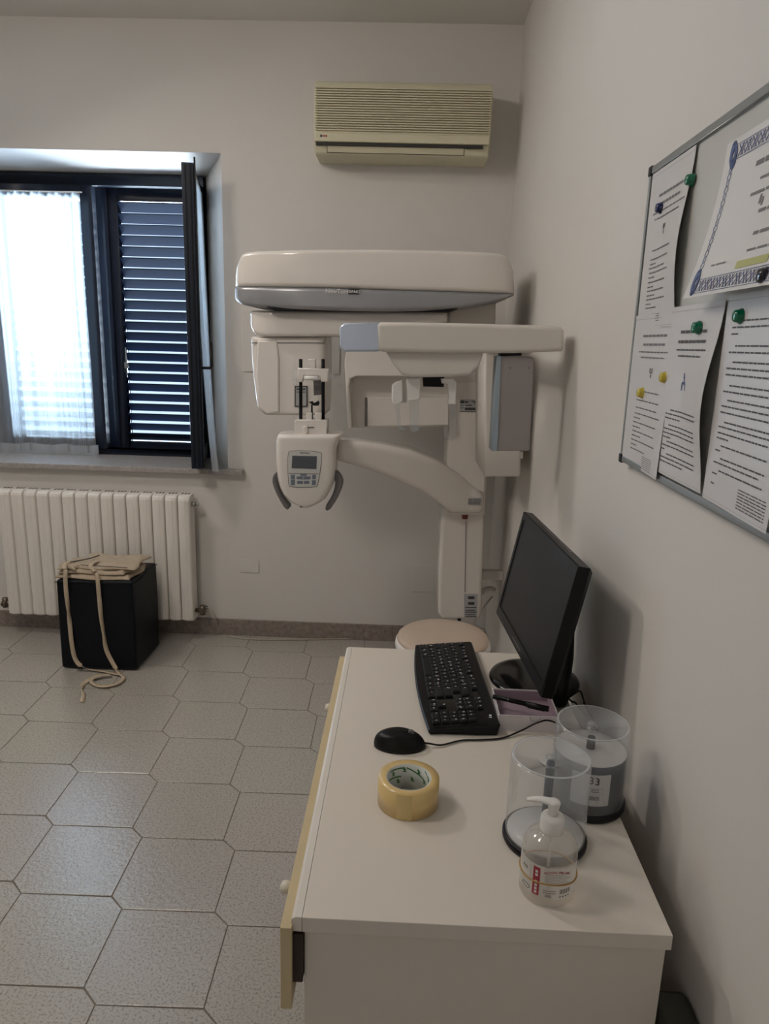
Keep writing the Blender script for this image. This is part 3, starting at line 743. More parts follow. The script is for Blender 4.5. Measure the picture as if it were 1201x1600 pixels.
# grey flat sensor under the side arm
g = MB(); pxslab(g, [(779,556),(832,558),(835,562),(828,703),(826,705),(769,705),(778,562)], 2.0, .07, .005); gp = g.build('side_sensor', GREYP, sc)
g = MB(); pxslab(g, [(776,557),(783,556),(777,705),(768,705)], 1.996, .075, .002); g.build('sensor_edge', GREYB, gp)
g = MB(); pxslab(g, [(781,550),(815,551),(815,556),(781,556)], 2.01, .05, .002); g.build('sensor_hinge', BLACKP, gp)
g = MB(); a = Yp(797,575,1.9985); b2 = Yp(826,575,1.9985)
for q in (a, b2): g.cyl((q.x,1.9985,q.z),(q.x,2.01,q.z),.0025,n=12)
g.build('screw', DGREY, gp)

# ================================================================ stool
st = thing('round_stool', 'round stool with beige vinyl seat in front of the scanner column', 'stool', (.16, 2.40, 0))
C = (.16, 2.40, 0)
MB().lathe(C, [(.05,.44),(.150,.445),(.168,.452),(.172,.470),(.170,.485),(.162,.492)]).build('seat_shell', WPLAST, st)
MB().lathe(C, [(.160,.480),(.165,.490),(.163,.500),(.155,.507),(.12,.511),(.05,.513),(.0005,.513)]).build('seat_cushion', STOOLC, st)
MB().lathe(C, [(.022,.07),(.022,.44)]).build('post', CHROME, st)
MB().lathe(C, [(.035,.05),(.035,.09),(.025,.11)]).build('hub', CHROME, st)
for k in range(5):
    a = k*2*pi/5+.3; d = Vector((cos(a), sin(a), 0)); c0 = Vector(C)
    g = MB(); g.rings([[c0+d*r+Vector((-d.y,d.x,0))*wx+Vector((0,0,z+hz2)) for wx, hz2 in ((-.012,-.01),(.012,-.01),(.012,.01),(-.012,.01))] for r, z in ((.02,.07),(.20,.058))], smooth=False)
    lg = g.build('leg', CHROME, st, bevel=.003)
    q = c0+d*.195; g = MB(); g.cyl(q+Vector((-d.y,d.x,0))*.009+Vector((0,0,.024)), q-Vector((-d.y,d.x,0))*.009+Vector((0,0,.024)), .024); g.cyl(q+Vector((0,0,.03)), q+Vector((0,0,.055)), .006)
    g.build('caster', BLACKP, lg)

# ================================================================ pouf and apron
pf = thing('cube_pouf', 'black leatherette cube pouf on the tiles in front of the radiator', 'pouf', (-1.385, 3.19, 0))
g = MB(); g.rings([[Vector(p) for p in q] for q in (
    [(-1.565,3.025,.004),(-1.212,3.03,.004),(-1.206,3.325,.004),(-1.560,3.32,.004)],
    [(-1.562,3.022,.22),(-1.208,3.027,.22),(-1.202,3.328,.22),(-1.560,3.322,.22)],
    [(-1.560,3.025,.436),(-1.209,3.030,.440),(-1.203,3.325,.440),(-1.558,3.32,.436)])], smooth=False)
g.build('body', LEATHER, pf, bevel=.012, seg=4)
g = MB()
for (xa,ya,xb,yb) in ((-1.562,3.0225,-1.209,3.0275),(-1.2065,3.0275,-1.2015,3.326)):
    g.tube([(xa,ya,.428),(xb,yb,.430)], .0022, 6)
g.tube([(-1.209,3.0275,.02),(-1.207,3.0262,.43)], .0022, 6)
g.build('seam_piping', LEATHER, pf)
ap = thing('lead_apron', 'folded beige protective apron with two long straps, lying on the black cube pouf', 'apron', (-1.38, 3.17, .442))
def blob(x0, x1, y0, y1, z0, th, seed, nx=44, ny=26, sag=0.0, wr=.004):
    rnd = random.Random(seed); ph = [rnd.uniform(0, 6) for _ in range(8)]
    def f(u, v, top):
        x = x0+(x1-x0)*u; y = y0+(y1-y0)*v
        e = min(u, 1-u)*(x1-x0); e2 = min(v, 1-v)*(y1-y0)
        r = min(1, sqrt(max(0, min(e, e2))/.03))
        w = wr*(sin(9*u+5*v+ph[0])+.7*sin(17*u-8*v+ph[1])+.6*sin(23*v+ph[2]+4*u)+.4*sin(41*u+13*v+ph[3]))
        x += .010*sin(7*v+ph[4])*(1 if u > .5 else -1)*abs(u-.5)*2; y += .008*sin(8*u+ph[5])
        zz = z0 + (th*(.25+.75*r) + w*r if top else 0)
        return Vector((x, y, zz - sag*u))
    g = MB()
    ribbon_sheet(lambda u, v: f(u, v, True), nx, ny, g); ribbon_sheet(lambda u, v: f(u, v, False), nx, ny, g)
    per = [(i/nx, 0) for i in range(nx)]+[(1, j/ny) for j in range(ny)]+[(1-i/nx, 1) for i in range(nx)]+[(0, 1-j/ny) for j in range(ny)]
    g.rings([[f(u, v, False) for u, v in per], [f(u, v, True) for u, v in per]], cap0=False, cap1=False)
    return g
blob(-1.572, -1.222, 3.035, 3.26, .441, .022, 3).build('lower_fold', CLOTH, ap)
blob(-1.565, -1.245, 3.045, 3.25, .462, .022, 5).build('middle_fold', CLOTH, ap)
blob(-1.50, -1.215, 3.06, 3.27, .482, .016, 8, wr=.003).build('upper_fold', CLOTH, ap)
g = blob(-1.555, -1.47, 3.045, 3.10, .480, .026, 11, nx=20, ny=14, wr=.006); g.build('bunched_fold', CLOTH, ap)
g = MB(); g.tube(crom([Vector((-1.53,3.07,.503)), Vector((-1.48,3.10,.508)), Vector((-1.45,3.15,.505)), Vector((-1.43,3.20,.506))],6), .0025, 6)
g.tube(crom([Vector((-1.455,3.062,.500)), Vector((-1.36,3.055,.500)), Vector((-1.24,3.056,.497))],6), .0015, 6)
g.build('piping', PIPING, ap)
def strap(pts, w, nm):
    P = crom([p for p, a in pts], 8); A = []
    for i in range(len(pts)-1):
        for k in range(8): A.append(pts[i][1]+(pts[i+1][1]-pts[i][1])*k/8)
    A.append(pts[-1][1]); rs = []
    for i, p in enumerate(P):
        t = (P[min(i+1,len(P)-1)]-P[max(i-1,0)]).normalized()
        ref = Vector((0,-1,0)) if abs(t.z) > .6 else Vector((0,0,1))
        fl = abs(t.z) > .6
        side_ = t.cross(ref)
        if side_.length < 1e-3: side_ = Vector((1,0,0))
        side_.normalize(); 
        if side_.x < 0 and fl: side_ = -side_
        nn = side_.cross(t)
        s2 = side_*cos(A[i])+nn*sin(A[i]); n2 = s2.cross(t).normalized()
        rs.append([p+s2*w/2+n2*.0006, p+s2*w/2-n2*.0006, p-s2*w/2-n2*.0006, p-s2*w/2+n2*.0006])
    g = MB(); g.rings(rs, smooth=True); g.build(nm, STRAP, ap)
V = Vector
strap([(V((-1.50,3.12,.512)),0),(V((-1.525,3.06,.505)),0),(Yp(102,893,3.008),0),(Yp(103,920,3.008),.2),(Yp(107,955,3.008),1.3),(Yp(109,975,3.008),.5),(Yp(112,1005,3.008),.1),(Yp(117,1028,3.008),.9),(Yp(126,1040,3.004),.8),(Zp(142,1046,.010),.2),(Zp(163,1049,.008),.1),(Zp(186,1054,.008),0)], .019, 'strap')
strap([(V((-1.40,3.12,.506)),0),(V((-1.405,3.05,.503)),0),(Yp(151,898,3.010),0),(Yp(155,935,3.010),.1),(Yp(158,965,3.010),.9),(Yp(162,990,3.010),1.2),(Yp(166,1015,3.008),.6),(Yp(176,1036,3.006),.3),(Zp(186,1052,.012),.2),(Zp(193,1058,.012),0),(Zp(183,1068,.012),0),(Zp(160,1072,.010),.2),(Zp(146,1068,.011),0),(Zp(143,1061,.015),0),(Zp(160,1055,.017),.1),(Zp(172,1054,.016),0),(Zp(150,1056,.018),0),(Zp(133,1066,.010),.3),(Zp(128,1076,.010),1.2),(Zp(131,1084,.009),.6),(Zp(128,1097,.006),.3)], .019, 'strap')

# ================================================================ desk
DZ = .75
dx0, dx1, dy0, dy1 = -.119, .386, .822, 1.722
desk = thing('white_desk', 'white laminate desk along the right wall with a pale yellow drawer front', 'desk', ((dx0+dx1)/2, (dy0+dy1)/2, 0))
MB().box(dx0, dx1, dy0, dy1, DZ-.024, DZ).build('worktop', DESKW, desk, bevel=.0012)
g = MB()
nose = [(-.1195,DZ-.0002),(-.129,DZ-.0006),(-.1335,DZ-.004),(-.1345,DZ-.012),(-.1345,DZ-.018),(-.132,DZ-.0235),(-.1195,DZ-.024)]
g.rings([[Vector((x,y,z)) for x,z in nose] for y in (dy0+.001, dy1)], smooth=False); g.build('edge_strip', EDGEW, desk)
MB().box(dx0+.002, dx1-.003, dy0+.010, dy0+.030, 0, DZ-.0265).build('side_panel', DESKW, desk, bevel=.001)
MB().box(dx0+.002, dx1-.003, dy1-.030, dy1-.010, 0, DZ-.0265).build('side_panel', DESKW, desk, bevel=.001)
MB().box(dx1-.022, dx1-.006, dy0+.030, dy1-.030, .25, DZ-.0265).build('back_panel', DESKW, desk, bevel=.001)
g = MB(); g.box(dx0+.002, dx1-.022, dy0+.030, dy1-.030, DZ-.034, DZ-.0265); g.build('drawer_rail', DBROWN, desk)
g = MB(); g.rings([[Vector(p) for p in ((-.148,y,.603),(-.132,y,.603),(-.132,y,.739),(-.148,y,.739))] for y in (dy0-.008, dy1-.035)], smooth=False)
drw = g.build('drawer', PINE, desk, bevel=.001)
g = MB(); g.box(-.1319, .20, dy0+.034, dy0+.046, .635, .712); g.box(-.1319, .20, dy1-.046, dy1-.034, .635, .712); g.box(-.1319, .20, dy0+.046, dy1-.046, .635, .641)
g.box(-.1319,-.118, dy0+.0,dy0+.0335,.642,.722)
g.build('drawer_box', DBROWN, drw)
for px, py in ((447,1386),(513,1106)):
    k = Xp(px, py, -.163)
    g = MB(); rs = []
    for r, x in ((.006,-.148),(.005,-.153),(.0085,-.157),(.0105,-.163),(.009,-.169),(.004,-.172)):
        rs.append([Vector((x, k.y+r*cos(2*pi*i/20), k.z+r*sin(2*pi*i/20))) for i in range(20)])
    g.rings(rs); g.build('knob', KNOB, drw)
# box low behind the desk, by the wall
q = Xp(1060, 1590, .42)
tag(MB().box(.392, .449, q.y-.10, q.y+.05, q.z-.25, q.z).build('cable_box', GREENBX, None, bevel=.012, seg=3, org=(.42, q.y, q.z-.25)), 'dark green-grey box low on the right wall behind the desk', 'box')

# ================================================================ monitor
mc = Vector((.266, 1.520, .850)); yaw = -.075; tl = .19; MW, MH = .45, .276
mu = Vector((sin(yaw), cos(yaw), 0)); mn = Vector((cos(yaw), -sin(yaw), 0))
mup = Vector((0,0,1))*cos(tl)+mn*sin(tl); mb_ = mn*cos(tl)-Vector((0,0,1))*sin(tl)
def ML(a, b_, d): return mc+mu*a+mup*b_+mb_*d
mon = thing('monitor', 'black flat screen monitor tilted back on a round glossy base on the desk', 'monitor', (.33, 1.57, DZ))
def mrect(a0, a1, b0, b1, d): return [ML(a0,b0,d), ML(a1,b0,d), ML(a1,b1,d), ML(a0,b1,d)]
hw = MW/2
g = MB()
g.rings([mrect(-hw+.002, hw-.002, .002, MH-.002, 0), mrect(-hw, hw, 0, MH, .003), mrect(-hw, hw, 0, MH, .024), mrect(-hw+.01, hw-.01, .01, MH-.01, .034), mrect(-hw+.05, hw-.05, .04, MH-.035, .050)], smooth=False, cap0=False)
# bezel ring
bo = mrect(-hw+.002, hw-.002, .002, MH-.002, 0); bi = mrect(-hw+.016, hw-.016, .026, MH-.017, 0); bi2 = mrect(-hw+.017, hw-.017, .027, MH-.018, .0025)
g.rings([bo, bi, bi2], smooth=False, cap0=False, cap1=False)
g.build('housing', BLACKP, mon)
g = MB(); g.add(mrect(-hw+.0155, hw-.0155, .0255, MH-.0165, .0022)+mrect(-hw+.0155, hw-.0155, .0255, MH-.0165, .0035), [(0,1,2,3),(4,5,6,7),(0,1,5,4),(1,2,6,5),(2,3,7,6),(3,0,4,7)]); g.build('screen', SCREEN, mon)
g = MB(); g.add(mrect(-.04,.04,.012,.015,-.0004), [(0,1,2,3)]); g.build('button_mark', INKG, mon)
g = MB()
for k in range(16): g.obox(ML(-.12+.016*k, MH-.0005+.0005, .016), mu, mb_, mup, .0055, .004, .0006)
g.build('vent_slots', BLACKG, mon)
g = MB(); g.lathe((.325,1.572,0), [(.104,DZ),(.106,DZ+.004),(.103,DZ+.009),(.09,DZ+.012),(.0005,DZ+.013)], n=64); g.build('base', BLACKG, mon)
g = MB(); nk = []
for (x, z, w2, dxx) in ((.355,DZ+.010,.075,.032),(.362,.80,.062,.026),(.368,.85,.050,.024),(.366,.93,.045,.022)):
    nk.append([Vector((x+dxx*cos(2*pi*i/24), 1.50+w2*sin(2*pi*i/24), z)) for i in range(24)])
g.rings(nk); g.build('neck', BLACKP, mon)
g = MB(); g.tube(crom([Zp(885,1092,.77), Zp(897,1084,.785), Zp(906,1080,.79), Zp(911,1092,.775), Zp(914,1101,.76), Vector((.425,1.33,.753))],6), .0022, 8)
g.tube(crom([Zp(880,1085,.765), Zp(893,1096,.757), Zp(903,1103,.754), Vector((.43,1.28,.753))],6), .0022, 8); g.build('power_cable', BLACKP, mon)

# ================================================================ keyboard
kfL, knL = Vector((.040,1.722,0)), Vector((.063,1.306,0))
kb = thing('keyboard', 'black full-size computer keyboard lying lengthways on the desk beside the monitor', 'keyboard', (.12, 1.52, DZ))
ka = (knL-kfL).normalized()          # Esc end -> numpad end, towards the viewer
kc = Vector((-ka.y, ka.x, 0));        # space bar side -> function row side (to the right)
if kc.x < 0: kc = -kc
KL, KD = .418, .150
def kz(v): return DZ+.013+.013*v/KD
def KP(u, v, h): return kfL+ka*u+kc*v+Vector((0,0,kz(v)+h))
out = []
N = 26
for i in range(N+1):     # front rim bows gently
    u = KL*i/N; out.append((u, -.004+.008*(2*u/KL-1)**2-.004*sin(pi*u/KL)))
out += [(KL-.002, .03), (KL+.001, KD*.7), (KL, KD-.004), (KL-.006, KD), (.006, KD), (0, KD-.004), (-.001, KD*.6), (.0005, .02)]
g = MB(); 
def kring(ins, h, base=False):
    q = inset(out, ins)
    return [Vector((*(kfL+ka*u+kc*v).xy, (DZ+.001) if base else kz(v)+h)) for u, v in q]
g.rings([kring(.004,0,True), kring(0,-.006), kring(0,-.003), kring(.003,0)], smooth=False); g.build('case', BLACKP, kb)
g = MB()
for (u0,u1,v0,v1) in ((.010,.296,.014,.124),(.300,.352,.014,.124),(.356,.412,.014,.124)):
    g.rings([[KP(u,v,.0002) for u,v in ((u0,v0),(u1,v0),(u1,v1),(u0,v1))], [KP(u,v,.0008) for u,v in ((u0,v0),(u1,v0),(u1,v1),(u0,v1))]], smooth=False)
g.build('key_bed', BLACKG, kb)
keys = []; U = .0187; kr = [.022, .0415, .060, .0785, .097]
def row(v, widths, u0):
    u = u0
    for w in widths:
        if w > 0: keys.append((u, v, w))
        u += abs(w)*U
row(.022-.0, [1.5,1.25,1.25,5.5,1.5,1.25,1.25,1.5], .0115)
row(.0410, [1.25,1,1,1,1,1,1,1,1,1,1,1,2.75], .0115)
row(.0595, [1.75,1,1,1,1,1,1,1,1,1,1,1,2.25], .0115)
row(.0780, [1.5,1,1,1,1,1,1,1,1,1,1,1,1.5], .0115)
row(.0965, [1,1,1,1,1,1,1,1,1,1,1,1,1,2], .0115)
row(.1195, [1,-.4,.95,.95,.95,.95,-.4,.95,.95,.95,.95,-.4,.95,.95,.95,.95], .0115)
row(.022, [.93,.93,.93], .301); row(.0405, [-.93,.93], .301); row(.0780, [.93,.93,.93], .301); row(.0965, [.93,.93,.93], .301); row(.1195, [.93,.93,.93], .301)
row(.022, [1.55,.78], .3575); row(.0405, [.78,.78,.78], .3575); row(.0595, [.78,.78,.78], .3575); row(.0780, [.78,.78,.78], .3575); row(.0965,[.78,.78,.78],.3575)
gl = MB(); rk = random.Random(2)
for i, (u, v, w) in enumerate(keys[:100]):
    w_ = w*U; hk = .0072 if v > .11 else .0085; g = MB()
    def q(e, e2, h): return [KP(a, b_, h) for a, b_ in ((u+e, v-hk+e2), (u+w_-e, v-hk+e2), (u+w_-e, v+hk-e2), (u+e, v+hk-e2))]
    g.rings([q(.0008,.0003,.0008), q(.0012,.0008,.004), q(.0028,.0024,.0058)], smooth=False); g.build('key', KEYM, kb)
    if w < 5:
        for _ in range(rk.choice((1,1,2))):
            a0 = u+.0050+rk.random()*(min(w_,.019)-.011); b0 = v-.003+rk.random()*.005; s_ = .0019+.0010*rk.random()
            gl.add([KP(a0,b0,.0061), KP(a0+s_,b0,.0061), KP(a0+s_,b0+s_*1.3,.0061), KP(a0,b0+s_*1.3,.0061)], [(0,1,2,3)])
if len(keys) > 100:
    g = MB(); g.weld = False
    for (u, v, w) in keys[100:]:
        w_ = w*U; hk = .0085
        def q(e, e2, h): return [KP(a, b_, h) for a, b_ in ((u+e, v-hk+e2), (u+w_-e, v-hk+e2), (u+w_-e, v+hk-e2), (u+e, v+hk-e2))]
        g.rings([q(.0008,.0003,.0008), q(.0012,.0008,.004), q(.0028,.0024,.0058)], smooth=False)
    g.build('key', KEYM, kb, kind='stuff')
gl.add([KP(.375,.133,.0006), KP(.381,.133,.0006), KP(.383,.137,.0006), KP(.376,.138,.0006)], [(0,1,2,3)])
gl.add([KP(.384,.131,.0006), KP(.387,.131,.0006), KP(.389,.137,.0006), KP(.385,.137,.0006)], [(0,1,2,3)])
gl.build('key_legends', LOGOW, kb)
g = MB()
for u in (.03, KL-.03): g.obox(kfL+ka*u+kc*(KD-.012)+Vector((0,0,DZ+.006)), ka, kc, Vector((0,0,1)), .012, .006, .006)
g.build('foot', BLACKP, kb)

# ================================================================ mouse with its cable
ms = thing('computer_mouse', 'black computer mouse on the desk in front of the keyboard', 'mouse', (.013, 1.262, DZ))
cx_, cy_ = .013, 1.262
g = MB(); rs = []
nz = 14
for k in range(nz+1):
    t = k/nz; r = cos(t*pi/2)**.55 if k < nz else 0.01
    z = DZ+.001+.033*sin(t*pi/2)
    ring = []
    for i in range(40):
        a = 2*pi*i/40; ex = .054*(1-.10*cos(a)) if cos(a) > 0 else .054
        sh_ = -.008*t
        ring.append(Vector((cx_+ex*cos(a)*r+sh_, cy_+(.031-.003*cos(a)**2)*sin(a)*r+.002*cos(a), z-.006*max(0,cos(a))*r*t)))
    rs.append(ring)
g.rings(rs); g.build('shell', BLACKP, ms)
g = MB(); g.tube([(cx_-.006,cy_,DZ+.0345),(cx_+.016,cy_,DZ+.033),(cx_+.034,cy_,DZ+.0265)], .0007, 6); g.build('button_seam', BLACKG, ms)
g = MB(); g.cyl((cx_+.018,cy_-.003,DZ+.030),(cx_+.018,cy_+.003,DZ+.030),.006,n=16); g.build('scroll_wheel', DGREY, ms)
pth = [V((cx_+.040,cy_,DZ+.010)), V((cx_+.056,cy_,DZ+.008)), Zp(690,1164,DZ+.004), Zp(720,1157,DZ+.003), Zp(750,1156,DZ+.003), Zp(785,1153,DZ+.003), Yp(815,1141,1.326), Yp(840,1129,1.326), Yp(862,1127,1.326), V((.37,1.31,DZ+.012)), V((.43,1.26,DZ+.003))]
g = MB(); g.tube(crom(pth,8), .0018, 8); g.build('cable', BLACKP, ms)

# ================================================================ tape roll
TC = Vector((.026, 1.088, 0)); TR, TRI, TH = .0525, .039, .048
tp = thing('packing_tape_roll', 'roll of amber packing tape lying flat on the desk', 'tape roll', (TC.x, TC.y, DZ))
MB().lathe(TC, [(TRI,DZ+.0005),(TR,DZ+.0005),(TR,DZ+TH),(TRI,DZ+TH)], n=72, cap0=False, cap1=False).build('tape', TAPEM, tp)
g = MB(); n = 72
g.lathe(TC, [(TRI,DZ+.0005),(TRI-.0018,DZ+.0005),(TRI-.0018,DZ+TH-.0002),(TRI,DZ+TH-.0002)], n=72, cap0=False, cap1=False); core = g.build('core', CARDB, tp)
g = MB(); R2 = TR+.0006
def patch(g, c, r, a0, a1, z0, z1, n=14, fz=None):
    vs = []; 
    for i in range(n+1):
        a = a0+(a1-a0)*i/n
        for z in (z0, z1): vs.append(Vector((c.x+r*cos(a), c.y+r*sin(a), z+(fz(i/n) if fz else 0))))
    g.add(vs, [(2*i,2*i+2,2*i+3,2*i+1) for i in range(n)], True)
patch(g, TC, R2, radians(-112), radians(-84), DZ+.001, DZ+TH-.0005); g.build('loose_end', TAPE2, tp)
g = MB(); ri = TRI-.0022
for a, z in ((60,.036),(100,.036),(135,.034),(40,.022),(78,.018),(118,.016),(150,.018),(20,.034),(5,.02)):
    a = radians(a)
    for k, s_ in ((0,.0045),(1,.0032)):
        vs = [Vector((TC.x+ri*cos(a+da), TC.y+ri*sin(a+da), DZ+z+dz_)) for da, dz_ in ((-.10,-.003+k*.004),(.10,-.002+k*.004),(.02+.05*k,.003+k*.004))]
        g.add(vs, [(0,1,2)])
for a0, z0, a1_, z1 in ((150,.042,100,.040),(95,.040,45,.026),(160,.028,110,.024),(40,.044,10,.028)):
    nn_ = 8; vs = []
    for i in range(nn_+1):
        a = radians(a0+(a1_-a0)*i/nn_); z = z0+(z1-z0)*i/nn_
        vs += [Vector((TC.x+ri*cos(a), TC.y+ri*sin(a), DZ+z)), Vector((TC.x+ri*cos(a), TC.y+ri*sin(a), DZ+z+.0028))]
    g.add(vs, [(2*i,2*i+2,2*i+3,2*i+1) for i in range(nn_)])
g.build('core_print', GREEN, core)

# ================================================================ card tray with pen
bx0, bx1, by0, by1, bh = .211, .335, 1.335, 1.452, .036
tr = thing('card_tray', 'small open white cardboard box with mauve inside, next to the keyboard', 'box', ((bx0+bx1)/2, (by0+by1)/2, DZ))
g = MB(); t = .002
g.box(bx0,bx1,by0,by0+t,DZ,DZ+bh); g.box(bx0,bx1,by1-t,by1,DZ,DZ+bh); g.box(bx0,bx0+t,by0+t,by1-t,DZ,DZ+bh); g.box(bx1-t,bx1,by0+t,by1-t,DZ,DZ+bh)
g.build('walls', CARD, tr)
g = MB(); g.box(bx0+t,bx1-t,by0+t,by1-t,DZ+.0005,DZ+.012)
g.box(bx0+t,bx0+t+.0006,by0+t,by1-t,DZ+.0125,DZ+bh-.003); g.box(bx0+t,bx1-t,by1-t-.0006,by1-t,DZ+.0125,DZ+bh-.003); g.box(bx1-t-.0006,bx1-t,by0+t,by1-t,DZ+.0125,DZ+bh-.003)
g.build('lining', PURPLE, tr)
g = MB(); cc = Vector(((bx0+bx1)/2+.012, by0-.0003, DZ+bh)); pts = [cc+Vector((.011*cos(a), 0, .011*sin(a))) for a in [pi+pi*i/16 for i in range(17)]]
g.tube(pts, .0004, 6); g.build('thumb_notch', INKG, tr)
p0 = Zp(770,1088,DZ+bh+.005); p1 = Zp(857,1108,DZ+bh+.006)
pen = thing('marker_pen', 'black marker pen lying across the open white box', 'pen', tuple(p0))
d = (p1-p0)
g = MB(); g.cyl(p0, p0+d*.62, .0048, .0052, n=20); g.build('barrel', BLACKP, pen)
g = MB(); g.cyl(p0+d*.60, p1, .0062, .0060, n=20); cp = g.build('cap', BLACKP, pen)
g = MB(); g.cyl(p0+d*.28, p0+d*.285, .0053, .0053, n=20); g.build('band', CHROME, pen)
g = MB(); g.obox(p0+d*.78+Vector((0,-.003,-.004)), d.normalized(), Vector((0,0,1)), d.normalized().cross(Vector((0,0,1))), .018, .0015, .0025); g.build('clip', BLACKP, cp)

# ================================================================ disc spindles
def spindle(c, name, label, full):
    t = thing(name, label, 'disc spindle', (c.x, c.y, DZ))
    z = DZ
    MB().lathe(c, [(.052,z),(.0655,z+.001),(.067,z+.004),(.067,z+.010),(.0645,z+.013),(.0605,z+.013),(.059,z+.010),(.010,z+.010)], n=64, cap1=True).build('base', BLACKP, t)
    MB().lathe(c, [(.0072,z+.010),(.0072,z+.118 if full else z+.135),(.006,z+.124 if full else z+.140),(.0005,z+.125 if full else z+.141)], n=24).build('post', DISC if not full else BLACKP, t)
    return t
S1 = Vector((.337, 1.115, 0)); S2 = Vector((.2455, 1.008, 0))
s1 = spindle(S1, 'disc_spindle', 'full spindle of dark recordable discs under a clear cover, behind the empty one', True)
g = MB(); n = 72; g.lathe(S1, [(.0598,DZ+.0135),(.0598,DZ+.102)], n=72, cap1=False); stk = g.build('disc_stack', DISC, s1)
g = MB(); g.lathe(S1, [(.0598,DZ+.1022),(.0075,DZ+.1024)], n=72, cap0=False, cap1=False); g.build('top_disc', DISCT, stk)
def cover(c, t, mat, zt_, z0=.012):
    g = MB(); z = DZ
    g.lathe(c, [(.0630,z+z0),(.0618,z+zt_-.006),(.0608,z+zt_-.002),(.0580,z+zt_),(.0555,z+zt_),(.0545,z+zt_-.004),(.020,z+zt_-.005),(.018,z+zt_-.010),(.010,z+zt_-.010),(.009,z+zt_-.001),(.0065,z+zt_),(.0005,z+zt_)], n=72, cap0=False)
    return g.build('cover', mat, t)
c1 = cover(S1, s1, MILKY, .150)
g = MB(); g.lathe(S1, [(.0575,DZ+.1505),(.0595,DZ+.1505),(.0595,DZ+.1512),(.0575,DZ+.1512)], n=72, cap0=False, cap1=False); g.build('cover_rim', RIM, c1)
f0 = atan2(-S1.y, -S1.x)
g = MB(); patch(g, S1, .0602, f0+radians(-24), f0+radians(38), DZ+.030, DZ+.088, n=18); lb = g.build('paper_label', PAPER2, stk)
def on_cyl(c, r, a, z, h=0): return Vector((c.x+(r+h)*cos(a), c.y+(r+h)*sin(a), z))
def bars(g, c, r, a0, a1, z0, z1): patch(g, c, r, a0, a1, z0, z1, n=4)
g = MB(); D = radians
for k in range(16): 
    a = f0+D(4)+D(18)*k/16; bars(g, S1, .0604, a, a+D(.35+.5*(k*7%3)/2), DZ+.041, DZ+.049)
bars(g, S1, .0604, f0+D(-22), f0+D(32), DZ+.0375, DZ+.038); bars(g, S1, .0604, f0+D(-22), f0+D(32), DZ+.0335, DZ+.034)
for z in (.052,.0635): bars(g, S1, .0604, f0+D(2), f0+D(25), DZ+z, DZ+z+.0004)
for a in (2,25): bars(g, S1, .0604, f0+D(a), f0+D(a)+D(.4), DZ+.052, DZ+.0635)
for z in (.060,.056): bars(g, S1, .0604, f0+D(7), f0+D(20), DZ+z, DZ+z+.0015)
g.build('label_print', INK, lb)
t_ = on_cyl(S1, .0606, f0+D(9), DZ+.0765); xd = Vector((-sin(f0), cos(f0), 0)); 
text('lettering', 'J33', .019, INK, lb, t_-xd*.0, xd, (0,0,1))
s2 = spindle(S2, 'disc_spindle', 'nearly empty disc spindle with milky clear cover, just behind the sanitiser bottle', False)
MB().lathe(S2, [(.0598,DZ+.0135),(.0598,DZ+.0155),(.0075,DZ+.0157)], n=72, cap0=False, cap1=False).build('top_disc', DISCM, s2)
c2 = cover(S2, s2, MILKY, .148)
g = MB(); g.lathe(S2, [(.0565,DZ+.1485),(.0600,DZ+.1485),(.0600,DZ+.1494),(.0565,DZ+.1494)], n=72, cap0=False, cap1=False); g.build('cover_rim', RIM, c2)

# ================================================================ sanitiser bottle
BC = Vector((.2285, .898, 0))
bo = thing('sanitiser_bottle', 'clear pump bottle of hand sanitiser with red striped label and rubber band', 'bottle', (BC.x, BC.y, DZ))
z = DZ
MB().lathe(BC, [(.030,z+.002),(.036,z),(.0395,z+.003),(.0400,z+.008),(.0392,z+.014),(.0392,z+.066),(.0385,z+.078),(.034,z+.088),(.027,z+.095),(.019,z+.099),(.0165,z+.101),(.0165,z+.104)], n=64, cap1=False).build('body', BOTTLE, bo)
MB().lathe(BC, [(.0020,z+.012),(.0020,z+.104)], n=12).build('dip_tube', MILKY, bo)
MB().lathe(BC, [(.0168,z+.100),(.0172,z+.102),(.0168,z+.119),(.0150,z+.123),(.0085,z+.1245),(.0005,z+.1245)], n=48).build('collar', WPLAST, bo)
g = MB(); g.lathe(BC, [(.0068,z+.124),(.0072,z+.132),(.0085,z+.140),(.0092,z+.143),(.0085,z+.146),(.004,z+.1475),(.0005,z+.148)], n=32)
nd = Vector((-.96, .20, 0)).normalized(); pa = crom([BC+Vector((0,0,z+.1425)), BC+nd*.012+Vector((0,0,z+.1445)), BC+nd*.025+Vector((0,0,z+.1445)), BC+nd*.038+Vector((0,0,z+.1415))], 5)
sd = Vector((-nd.y, nd.x, 0)); rs = []
for i, p in enumerate(pa):
    k = 1-i/(len(pa)-1); w_ = .0035+.005*k; h_ = .0022+.003*k
    rs.append([p+sd*w_*cos(2*pi*j/16)+Vector((0,0,h_*sin(2*pi*j/16))) for j in range(16)])
g.rings(rs); g.build('pump_head', WPLAST, bo)
fb = atan2(-BC.y, -BC.x)
g = MB(); patch(g, BC, .0397, fb+D(-88), fb+D(80), z+.017, z+.066, n=40); lb = g.build('label', LABELM, bo)
g = MB(); patch(g, BC, .0400, fb+D(-29), fb+D(-14), z+.018, z+.063, n=6); g.build('red_stripe', RED, lb)
g = MB()
for k in range(7):
    if k == 4: continue
    patch(g, BC, .0403, fb+D(-24), fb+D(-18.5), z+.021+k*.0055, z+.025+k*.0055, n=3)
g.build('stripe_print', LOGOW, lb)
g = MB()
for k in range(7): patch(g, BC, .0400, fb+D(-4), fb+D(52-7*(k%3)), z+.0405+k*.0026, z+.0412+k*.0026, n=10)
